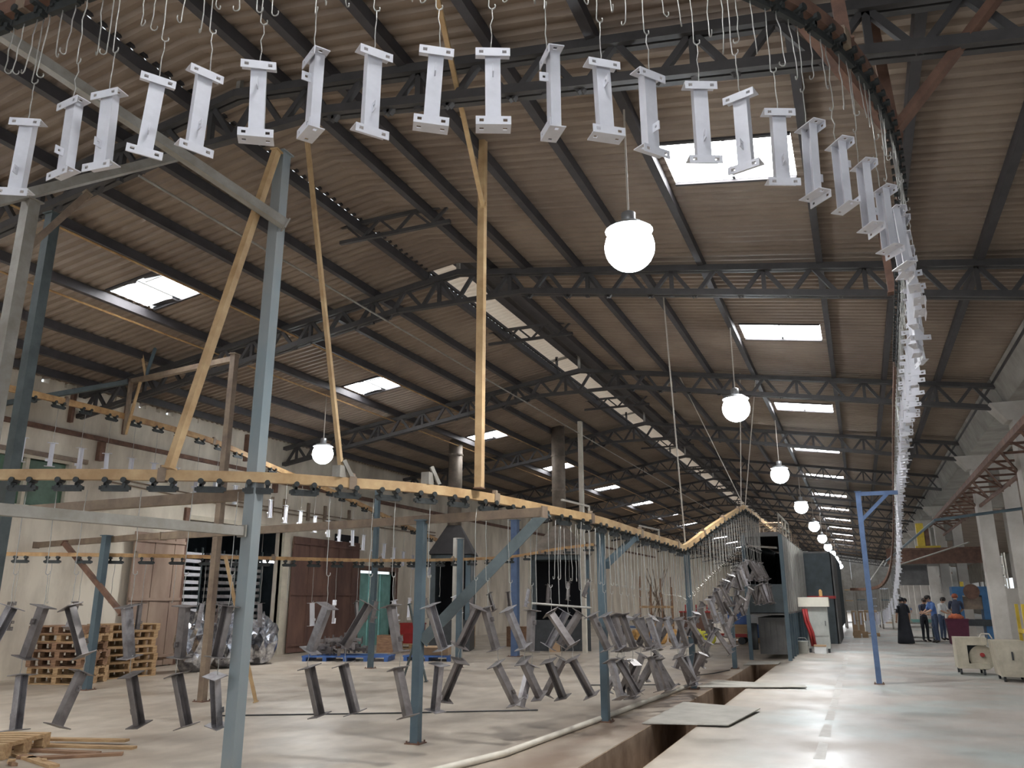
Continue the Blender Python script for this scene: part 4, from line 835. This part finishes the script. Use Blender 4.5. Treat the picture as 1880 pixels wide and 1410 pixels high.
# boxes and crates by the aisle end
t = thing('box_pallet', 'pallet of cardboard boxes wrapped in white film at the aisle end', 'pallet', (-0.55, 40.6, 0))
for x in (0, 0.5, 1.0): MB().box(x, x+0.12, 0, 0.9, 0, 0.1).build('runner', 'wood', t)
MB().box(0, 1.12, 0, 0.9, 0.1, 0.14).build('deck', 'wood', t)
for i, (x, z, w_, h) in enumerate(((0.02, 0.14, 0.5, 0.5), (0.56, 0.14, 0.54, 0.5), (0.02, 0.66, 0.5, 0.42), (0.56, 0.66, 0.54, 0.45))):
    q = thing('carton', 'cardboard carton on the aisle-end pallet, %s' % ['lower left', 'lower right', 'upper left', 'upper right'][i], 'box', (-0.55+x, 40.65, z+0.002), 'cartons at the aisle end'); MB().box(0, w_, 0, 0.8, 0, h).build('body', 'cardboard' if i != 1 else 'cloth_white', q); MB().box(w_*0.42, w_*0.58, -0.003, 0.803, -0.001, h+0.003).build('tape', 'frame_cream', q)
for i, (x, y) in enumerate(((-0.5, 38.6), (-0.15, 38.9))):
    t = thing('carton', ['brown carton standing before the aisle-end pallet', 'small brown carton next to it before the aisle-end pallet'][i], 'box', (x, y, 0)); s = 0.3-0.06*i; MB().box(0, s, 0, s, 0, s).build('body', 'cardboard', t); MB().box(0, s, 0, s/2-0.004, s, s+0.01).build('flap', 'cardboard', t); MB().box(0, s, s/2+0.004, s, s, s+0.01).build('flap', 'cardboard', t)

# ------------------------------------------------------------------ people
def person(label, loc, rotz, pose, mats, scale=1.0, hairm='hair'):
    """pose: dict of joint positions (metres, standing height about 1.72)"""
    J = dict(pelvis=(0, 0, .95), waist=(0, 0, 1.10), chest=(0, 0, 1.30), neckb=(0, 0, 1.46), neck=(0, 0, 1.52), head=(0, -.015, 1.60), crown=(0, -.01, 1.68),
             lsh=(-.17, 0, 1.41), lel=(-.23, .02, 1.14), lwr=(-.24, -.05, .92), lha=(-.24, -.07, .84), rsh=(.17, 0, 1.41), rel=(.23, .02, 1.14), rwr=(.24, -.05, .92), rha=(.24, -.07, .84),
             lhp=(-.09, 0, .90), lkn=(-.10, -.02, .49), lan=(-.10, .02, .09), lto=(-.11, -.14, .045), rhp=(.09, 0, .90), rkn=(.10, -.02, .49), ran=(.10, .02, .09), rto=(.11, -.14, .045))
    J.update(pose)
    RAD = dict(pelvis=.125, waist=.125, chest=.145, neckb=.07, neck=.055, head=.085, crown=.06, lsh=.07, rsh=.07, lel=.048, rel=.048, lwr=.034, rwr=.034, lha=.038, rha=.038, lhp=.095, rhp=.095, lkn=.062, rkn=.062, lan=.045, ran=.045, lto=.035, rto=.035)
    E_ = [('pelvis', 'waist', 1), ('waist', 'chest', 1), ('chest', 'neckb', 1), ('neckb', 'neck', 3), ('neck', 'head', 3), ('head', 'crown', 3), ('chest', 'lsh', 1), ('lsh', 'lel', 1), ('lel', 'lwr', 3), ('lwr', 'lha', 3), ('chest', 'rsh', 1), ('rsh', 'rel', 1), ('rel', 'rwr', 3), ('rwr', 'rha', 3), ('pelvis', 'lhp', 2), ('lhp', 'lkn', 2), ('lkn', 'lan', 2), ('lan', 'lto', 4), ('pelvis', 'rhp', 2), ('rhp', 'rkn', 2), ('rkn', 'ran', 2), ('ran', 'rto', 4)]
    names = list(J); idx = {n: i for i, n in enumerate(names)}
    me = bpy.data.meshes.new('body'); me.from_pydata([J[n] for n in names], [(idx[a], idx[b]) for a, b, _ in E_], []); me.update()
    tmp = bpy.data.objects.new('tmp', me); COL.objects.link(tmp)
    sk = tmp.modifiers.new('skin', 'SKIN'); sk.use_smooth_shade = True; tmp.modifiers.new('sub', 'SUBSURF').levels = 2
    for n in names:
        sv = me.skin_vertices[0].data[idx[n]]; sv.radius = (RAD[n], RAD[n]*(0.72 if n in ('chest', 'waist', 'pelvis') else 1)); sv.use_root = (n == 'pelvis')
    dg = bpy.context.evaluated_depsgraph_get(); ev = tmp.evaluated_get(dg); bm = bpy.data.meshes.new_from_object(ev)
    bpy.data.objects.remove(tmp)
    bm2 = bmesh.new(); bm2.from_mesh(bm)
    mb = MB()
    for s in ('l', 'r'):      # five fingers, nose, ears
        h = Vector(J[s+'ha']); d = (h-Vector(J[s+'wr'])).normalized(); sd = d.cross(Vector((0, 1, 0))); sd = sd.normalized() if sd.length > .1 else Vector((1, 0, 0))
        for k, L in enumerate((.065, .08, .085, .08, .06)):
            o_ = sd*(k-2)*.017; p0 = h+o_*(1 if k else 1.8); p1 = p0+d*L*.55+(sd*-.03 if k == 0 else Vector()); p2 = p1+d*L*.45+Vector((0, -.015, 0))
            mb.tube([p0, p1, p2], [.010, .009, .007], 6)
        mb.tube([Vector(J['head'])+Vector(((-.085 if s == 'l' else .085), 0.01, -.02)), Vector(J['head'])+Vector(((-.098 if s == 'l' else .098), 0.02, .02))], [.014, .018], 6)
    mb.tube([Vector(J['head'])+Vector((0, -.075, .015)), Vector(J['head'])+Vector((0, -.105, -.015))], [.010, .016], 6)
    n0 = len(bm2.verts); vs = [bm2.verts.new(v) for v in mb.v]; 
    for f in mb.f: bm2.faces.new([vs[i] for i in f])
    bm2.to_mesh(bm); bm2.free(); bm.name = 'body'
    bm.materials.clear()
    for n in ('skin', mats[0], mats[1], mats[2]): bm.materials.append(MATS[n])
    segs = [(Vector(J[a]), Vector(J[b]), k) for a, b, k in E_]
    def dist(p, a, b):
        ab = b-a; t_ = max(0, min(1, (p-a).dot(ab)/max(ab.length_squared, 1e-9))); return (p-a-ab*t_).length
    for p in bm.polygons:
        c = Vector(p.center); k = min(segs, key=lambda s_: dist(c, s_[0], s_[1]))[2]
        p.material_index = {1: 1, 2: 2, 3: 0, 4: 3}[k]; p.use_smooth = True
        if k == 3 and c.z < Vector(J['neckb']).z+.01 and (c-Vector(J['neckb'])).length < .09: p.material_index = 1
    o = thing('person', label, 'person', loc, None, rotz); o.scale = (scale,)*3
    link('body', bm, o)
    hd = Vector(J['head']); hb = MB(); hb.lathe((0, 0, 0), [(.096, -.03), (.105, .03), (.092, .085), (.055, .115), (.01, .125)], 14)
    hb.v = [(x, y*1.08+.022, z) for x, y, z in hb.v]; hb.v = [(x+hd.x, y+hd.y, z+hd.z) for x, y, z in hb.v]; hb.build('hair', hairm, o, True)
    eb = MB()
    for sx in (-.032, .032): eb.box(hd.x+sx-.012, hd.x+sx+.012, hd.y-.088, hd.y-.078, hd.z-.002, hd.z+.01)
    eb.build('eyes', 'hair', o); MB().box(hd.x-.025, hd.x+.025, hd.y-.084, hd.y-.074, hd.z-.05, hd.z-.042).build('mouth', 'cloth_orange', o)
    return o
lean = dict(chest=(0, -.06, 1.29), neckb=(0, -.11, 1.44), neck=(0, -.14, 1.49), head=(0, -.19, 1.56), crown=(0, -.2, 1.64), lsh=(-.17, -.07, 1.39), rsh=(.17, -.07, 1.39), lel=(-.22, -.16, 1.16), rel=(.22, -.16, 1.16), lwr=(-.12, -.34, 1.06), rwr=(.12, -.34, 1.06), lha=(-.08, -.42, 1.05), rha=(.08, -.42, 1.05))
sit = dict(pelvis=(0, 0, .52), waist=(0, 0, .68), chest=(0, -.05, .88), neckb=(0, -.08, 1.04), neck=(0, -.09, 1.10), head=(0, -.12, 1.18), crown=(0, -.12, 1.26), lsh=(-.17, -.05, .98), rsh=(.17, -.05, .98), lel=(-.22, -.12, .74), rel=(.22, -.12, .74), lwr=(-.14, -.34, .72), rwr=(.14, -.34, .72), lha=(-.12, -.42, .72), rha=(.12, -.42, .72), lhp=(-.09, -.02, .50), rhp=(.09, -.02, .50), lkn=(-.11, -.42, .50), rkn=(.11, -.42, .50), lan=(-.11, -.40, .09), ran=(.11, -.40, .09), lto=(-.11, -.56, .045), rto=(.11, -.56, .045))
person('worker in a blue T-shirt and dark trousers standing at the table', (2.45, 35.1, 0), 1.9-PI, lean, ('cloth_blue', 'cloth_jeans', 'hair'), 1.04)
person('worker in dark clothes facing the one in blue', (2.12, 35.9, 0), 0.6, lean, ('cloth_navy', 'cloth_black', 'hair'), 0.98)
person('worker in a blue shirt bending over the table behind the black-clad figure', (1.55, 37.6, 0), 0.2, lean, ('cloth_blue', 'cloth_jeans', 'hair'), 0.98)
person('worker in a white shirt standing before the blue press', (2.85, 37.4, 0), 0.9, lean, ('cloth_white', 'cloth_jeans', 'hair'), 1.0)
person('red-haired worker in dark clothes standing behind the maroon bin', (3.3, 36.2, 0.0), PI-0.2, lean, ('cloth_navy', 'cloth_black', 'hair'), 1.08, 'hair_red')
o = person('figure in a long black robe standing at the table end', (1.35, 34.4, 0), PI+0.3, {}, ('cloth_black', 'cloth_black', 'hair'), 0.97, 'cloth_black')
MB().lathe((0, 0, 0), [(.30, .02), (.27, .3), (.22, .7), (.17, 1.05), (.16, 1.2), (.13, 1.42), (.08, 1.5)], 16).build('robe', 'cloth_black', o, True)
t = thing('crate_bin', 'dark maroon bin with orange cloth heaped on top', 'bin', (2.85, 34.6, 0)); MB().hexa([(0, 0, 0), (.6, 0, 0), (.6, .6, 0), (0, .6, 0), (-.06, -.06, .85), (.66, -.06, .85), (.66, .66, .85), (-.06, .66, .85)]).build('body', 'cloth_maroon', t); MB().box(-.08, .68, -.08, .68, .85, .9).build('rim', 'cloth_maroon', t)
t2 = MB(); 
for k in range(7): t2.tube([(random.uniform(.1, .5), random.uniform(.1, .5), .9), (random.uniform(.1, .5), random.uniform(.1, .5), 1.02)], [.14, .07], 8)
t2.build('cloth_heap', 'cloth_orange', t, True)

# ------------------------------------------------------------------ pallets and clutter on the left
def pallet_meshes(m_):
    d = {}
    d['board'] = MB().box(-0.6, 0.6, -0.05, 0.05, 0, 0.022).mesh('board', m_); d['block'] = MB().box(-0.05, 0.05, -0.07, 0.07, 0, 0.09).mesh('block', m_); d['stringer'] = MB().box(-0.05, 0.05, -0.4, 0.4, 0, 0.02).mesh('stringer', m_)
    return d
PM = {'wood': pallet_meshes('wood'), 'wood_dark': pallet_meshes('wood_dark')}
def pallet(x, y, z, rz, label, m_='wood'):
    o = thing('wooden_pallet', label, 'pallet', (x, y, z), 'stacked wooden pallets', rz); P_ = PM[m_]
    for b in (-0.34, 0, 0.34): link('board', P_['board'], o, (0, b, 0))
    for a in (-0.55, 0, 0.55):
        for b in (-0.33, 0, 0.33): link('block', P_['block'], o, (a, b, 0.022))
        link('stringer', P_['stringer'], o, (a, 0, 0.112))
    for b in (-0.35, -0.21, -0.07, 0.07, 0.21, 0.35): link('board', P_['board'], o, (0, b, 0.132))
    return o
for k in range(7): pallet(-14.75+random.uniform(-.05, .05), 13.25+random.uniform(-.06, .06), 0.156*k, PI/2+random.uniform(-.05, .05)-0.15, 'pale wooden pallet, %s from the bottom in the right stack' % ORD[k])
for k in range(7): pallet(-14.72+random.uniform(-.05, .05), 11.95+random.uniform(-.06, .06), 0.156*k, random.uniform(-.05, .05)+0.25, 'brown wooden pallet, %s from the bottom in the left stack' % ORD[k], 'wood' if k in (0, 1, 5) else 'wood_dark')
pallet(-9.0, 6.3, 0, 0.35, 'broken pallet lying on the floor in the lower left corner', 'wood')
for i, (x, y, z, rz, L) in enumerate(((-8.35, 6.95, 0.0, 0.25, 1.6), (-8.5, 6.6, 0.0, 0.18, 1.7), (-8.0, 6.25, 0.0, -0.3, 1.1), (-7.75, 6.55, 0.0, 0.7, 0.9), (-8.6, 7.1, 0.03, 0.3, 1.5))):
    o = thing('plank', 'loose wooden plank in the lower left, %s' % ['longest pale one', 'reddish one in front', 'short one nearest the edge', 'short slanting one', 'one lying on top at the back'][i], 'plank', (x, y, z), 'planks on the floor', rz)
    MB().box(-L/2, L/2, -0.05, 0.05, 0, 0.028).build('board', 'wood' if i % 2 == 0 else 'wood_dark', o)
for i in range(8):
    o = thing('wood_scrap', 'small broken wood scrap beside the lower left pallet, %s' % ['nearest', 'longest', 'palest', 'darkest', 'upright', 'smallest', 'split', 'farthest'][i], 'wood scrap', (-8.9+0.17*i, 6.05+random.uniform(-.1, .25), 0.0), 'wood scraps', random.uniform(0, 3))
    L_ = random.uniform(.08, .22); MB().hexa([(0, 0, 0), (L_, .02, 0), (L_*.9, .07, 0), (.02, .05, 0), (0, 0, .03), (L_, .02, .025), (L_*.85, .07, .03), (.03, .05, .04)]).build('chip', 'wood' if i % 2 else 'wood_dark', o)
# store room stock: shelves of bright profiles
for i, (y0, m_) in enumerate(((16.55, 'white_paint'), (17.9, 'mill_steel'), (19.05, 'mill_steel'))):
    o = thing('profile_rack', ['rack of bright white profiles at the left of the store opening', 'rack of steel profiles in the middle of the store opening', 'rack of steel profiles under the lit tube'][i], 'rack', (XL-1.2, y0, 0))
    for a in (0, 0.6):
        for b in (0, 1.0): MB().bar((a, b, 0), (a, b, 3.0), 0.05).build('upright', 'dark_brace', o)
    for k in range(12):
        z = 0.7+k*0.19; MB().box(0, 0.6, -0.02, 1.02, z-0.03, z-0.015).build('shelf', 'machine_dark', o)
        r_ = link('profile', MB().box(0.45, 0.62, -0.05+random.uniform(-.04, .04), 1.0+random.uniform(-.06, .06), 0, 0.09).mesh('profile', m_), o, (0, 0, z-0.015)); r_.rotation_euler = (random.uniform(-.02, .02), 0, 0)
def lump(name, label, cat, loc, size, m_, n=40, group=None, seed=0, par=None):
    rnd = random.Random(seed); bm = bmesh.new(); bmesh.ops.create_icosphere(bm, subdivisions=3, radius=1.0)
    for v in bm.verts:
        k = 1+0.18*math.sin(7*v.co.x+seed)*math.cos(6*v.co.y-seed)+rnd.uniform(-.08, .08); v.co = Vector((v.co.x*size[0]*k, v.co.y*size[1]*k, max(0.0, (v.co.z*0.55+0.45)*size[2]*k)))
    me = bpy.data.meshes.new(name); bm.to_mesh(me); bm.free(); me.materials.append(MATS[m_])
    return link(name, me, par, loc, label, cat, group)
for i, (x, y, s) in enumerate(((-14.3, 14.9, (.45, .45, 1.25)), (-14.35, 16.05, (.5, .45, 1.35)), (-14.4, 17.2, (.45, .45, 1.15)))):
    lump('wrapped_bundle', 'shiny film-wrapped bundle before the store opening, %s' % ['left', 'middle', 'right'][i], 'bundle', (x, y, 0), s, 'silver_wrap', seed=i)
t = thing('plastic_pallet', 'blue plastic pallet under the dark heap of steel parts', 'pallet', (-13.9, 18.4, 0), None, 0.35)
for x in (0, 0.55, 1.1, 1.65, 2.2): MB().box(x, x+0.1, 0, 1.0, 0, 0.1).build('runner', 'plastic_blue', t)
for k in range(5): MB().box(-0.02, 2.32, k*0.21, k*0.21+0.16, 0.1, 0.14).build('slat', 'plastic_blue', t)
for i in range(26):
    a = random.uniform(0.1, 2.1); b = random.uniform(.1, .8); ca, sa = math.cos(.35), math.sin(.35); z = 0.16+0.09*(i//5)*0.9
    sc_ = 1-0.12*(i//5)
    a = 1.1+(a-1.1)*sc_
    o = link('steel_bracket', BRJ['dark_steel'], None, None, 'dark steel bracket in the heap on the blue pallet, %s up from the bottom' % ORD[i], 'bracket', 'brackets heaped on the blue pallet'); o.matrix_world = Matrix.Translation((-13.9+a*ca-b*sa, 18.4+a*sa+b*ca, z+0.05)) @ Matrix.Rotation(random.uniform(0, 6), 4, 'Z') @ Matrix.Rotation(PI/2+random.uniform(-.1, .1), 4, 'Y')
t = thing('plastic_pallet', 'second blue pallet with a reddish board right of the heap', 'pallet', (-11.5, 19.6, 0), None, 0.2)
for x in (0, 0.6, 1.2): MB().box(x, x+0.1, 0, 0.9, 0, 0.1).build('runner', 'plastic_blue', t)
for k in range(5): MB().box(-0.02, 1.32, k*0.19, k*0.19+0.14, 0.1, 0.14).build('slat', 'plastic_blue', t)
t = thing('carton', 'open orange-brown carton on the second blue pallet', 'box', (-11.3, 19.9, 0.14), None, 0.2); MB().box(0, .9, 0, .5, 0, .22).build('body', 'cardboard', t); MB().box(0, .9, -.2, 0, .2, .22).build('flap', 'cardboard', t)
for i in range(2):
    o = thing('red_crate', 'red crate before the teal door, %s' % ['lower', 'upper'][i], 'crate', (-14.6, 24.6, 0.156+0.332*i)); MB().box(0, .7, 0, .5, 0, .3).build('body', 'red_paint', o); MB().box(-.02, .72, -.02, .52, .28, .33).build('rim', 'red_paint', o)
pallet(-14.2, 24.8, 0, 0.3, 'single wooden pallet under the red crates')
for i, (x, y, w_, h, m_) in enumerate(((-10.6, 27.6, 0.9, 0.75, 'cardboard'), (-9.55, 27.0, 0.6, 0.5, 'orange_bag'), (-11.6, 26.8, 0.8, 0.65, 'wood_dark'), (-9.2, 24.6, 0.35, 0.3, 'cardboard'), (-14.0, 22.2, 0.7, 0.5, 'wood_dark'), (-13.1, 25.6, 0.7, 0.9, 'wood'))):
    o = thing('carton', ['big brown carton behind the hanging brackets, centre left', 'orange-brown carton left of the dark furnace', 'dark brown bundle behind the hanging brackets', 'small carton on the floor before the dark furnace', 'dark wooden box left of the brown bundle', 'tall pale crate by the wall near the red crates'][i], 'box', (x, y, 0), None, 0.3); MB().box(0, w_, 0, w_*.8, 0, h).build('body', m_, o)
    MB().box(-.01, w_+.01, -.01, w_*.4-.01, h, h+.015).build('flap', m_, o); MB().box(-.01, w_+.01, w_*.4+.01, w_*.8+.01, h, h+.015).build('flap', m_, o)
# furnaces with hoods and chimneys
def furnace(label, hlabel, x, y, w_, ztop, m_h, stack):
    o = thing('furnace', label, 'furnace', (x, y, 0), None, 0.35)
    MB().box(-w_/2, w_/2, 0, 1.6, 0, 0.95).build('base', 'machine_dark', o); MB().box(-w_/2, -w_/2+.16, 0, 1.6, .95, 3.0).build('side_wall', 'booth_dark', o); MB().box(w_/2-.16, w_/2, 0, 1.6, .95, 3.0).build('side_wall', 'blue_grey', o); MB().box(-w_/2, w_/2, 1.5, 1.6, .95, 3.0).build('back_wall', 'void', o); MB().box(-w_/2, w_/2, 0, 1.6, 2.85, 3.0).build('top', 'booth_dark', o)
    h = thing('exhaust_hood', hlabel, 'hood', (x, y, 3.0), None, 0.35); a = w_/2+.1
    MB().hexa([(-a, -.1, 0.02), (a, -.1, 0.02), (a, 1.7, 0.02), (-a, 1.7, 0.02), (-.22, .6, 1.0), (.22, .6, 1.0), (.22, 1.0, 1.0), (-.22, 1.0, 1.0)]).build('hood', m_h, h)
    MB().tube([(0, .8, 1.0), (0, .8, ztop-3.0)], .24, 14).build('chimney', stack, h, True)
    for z in (2.2, 3.4): MB().tube([(0, .8, z), (0, .8, z+.05)], .265, 14).build('collar', stack, h)
    return o
furnace('dark furnace with blue side in the middle background', 'brown exhaust hood with a tall chimney above the middle furnace', -9.0, 25.2, 1.9, 7.6, 'hood', 'hood')
furnace('dark furnace behind the diagonal brace', 'dark exhaust hood with brown chimney behind the diagonal brace', -12.2, 23.6, 1.3, 7.0, 'hood_dark', 'hood')
MB().box(-8.1, -7.97, 24.6, 24.75, 0.0, 7.3).build('riser_pipe', 'pipe_cream', label='pale square riser pipe beside the middle chimney', cat='pipe')
MB().tube([(-9.9, 19.6, 0.0), (-9.9, 19.6, 3.2)], 0.15, 12).build('vertical_duct', 'concrete', label='pale grey vertical duct right behind the blue post', cat='pipe')
# table, sacks, racks and crates further back
t = thing('blue_table', 'low blue table behind the hanging brackets near the furnace', 'table', (-8.1, 28.6, 0)); MB().box(0, 1.1, 0, .7, .62, .68).build('table_top', 'steel_blue', t)
for x in (.05, 1.05):
    for y in (.05, .65): MB().bar((x, y, 0), (x, y, .62), .06).build('leg', 'steel_blue', t)
for i in range(7):
    lump('sack', ['orange sack on the floor behind the brackets, %s' % ORD[i], 'yellow-green sack among the orange ones, %s' % ['', '', '', '', '', 'left', 'right'][i]][i > 4], 'sack', (-7.9+0.44*i, 30.6+0.42*(i % 2), 0.0), (.24, .24, .5), 'orange_bag' if i < 5 else 'lime_bag', seed=10+i)
t = thing('stake_rack', 'wooden stake rack full of thin rods against the left wall', 'rack', (-9.6, 38.0, 0))
for x in (0, 0.5, 1.0, 1.5): MB().bar((x, 0, 0), (x, 0, 2.4+random.uniform(-.3, .3)), .07).build('stake', 'wood_dark', t)
for z in (.4, 1.2): MB().box(-.05, 1.55, -.04, .04, z, z+.1).build('rail', 'wood', t)
for i in range(14): MB().bar((random.uniform(0, 1.5), .1, 0), (random.uniform(0, 1.5), .25, random.uniform(1.6, 3.2)), .035).build('rod', 'brown_tube', t)
t = thing('red_crate', 'low reddish crate with rods right of the stake rack', 'crate', (-7.9, 38.6, 0)); MB().box(0, 1.4, 0, .8, .1, 1.0).build('body', 'rust_sheet', t); MB().box(-.03, 1.43, -.03, .83, 1.0, 1.06).build('rim', 'red_paint', t)
for i in range(5): MB().bar((.2+i*.25, .4, 1.0), (.2+i*.25, .4, 1.35), .05).build('rod', 'red_paint', t)
for i, (x, y, z, m_) in enumerate(((-4.9, 33.0, .16, 'cardboard'), (-4.9, 33.0, .66, 'plastic_blue'), (-4.1, 33.3, .16, 'plastic_blue'), (-4.1, 33.3, .66, 'cloth_white'))):
    o = thing('parts_box', ['brown carton low in the pile left of the booth', 'blue crate on the brown carton left of the booth', 'blue crate low in the pile beside the booth', 'white crate on top of the pile beside the booth'][i], 'box', (x, y, z)); MB().box(0, .7, 0, .5, 0, .44).build('body', m_, o); MB().box(-.02, .72, -.02, .52, .44, .49).build('rim', m_, o)
pallet(-4.3, 33.3, 0, 0.0, 'wooden pallet under the crates left of the booth')
t = thing('cart', 'flat wooden handcart with red edge left of the booth', 'cart', (-5.6, 31.3, 0)); MB().box(0, 1.6, 0, .8, .3, .36).build('deck', 'wood', t); MB().box(0, 1.6, -.03, 0, .26, .38).build('edge', 'red_paint', t)
for x in (.2, 1.4): MB().tube([(x, -.02, .13), (x, .05, .13)], .13, 14).build('wheel', 'machine_dark', t); MB().tube([(x, .75, .13), (x, .82, .13)], .13, 14).build('wheel', 'machine_dark', t)
# far clutter at the aisle end
for i in range(8):
    x = -3.4+0.62*i; o = thing('far_rack', 'hazy steel rack at the far end of the aisle, %s from the left' % ORD[i], 'rack', (x, 52+random.uniform(-2, 2), 0), 'racks at the far end')
    h = random.uniform(1.8, 3.2)
    for a in (0, .5): MB().bar((a, 0, 0), (a, 0, h), .07).build('upright', 'grey_tube', o); MB().bar((a, .6, 0), (a, .6, h), .07).build('upright', 'grey_tube', o)
    for k in range(4): MB().box(-.03, .53, -.03, .63, .3+k*h/4.5, .36+k*h/4.5).build('shelf', random.choice(('white_paint', 'cardboard', 'blue_grey', 'silver_wrap')), o)
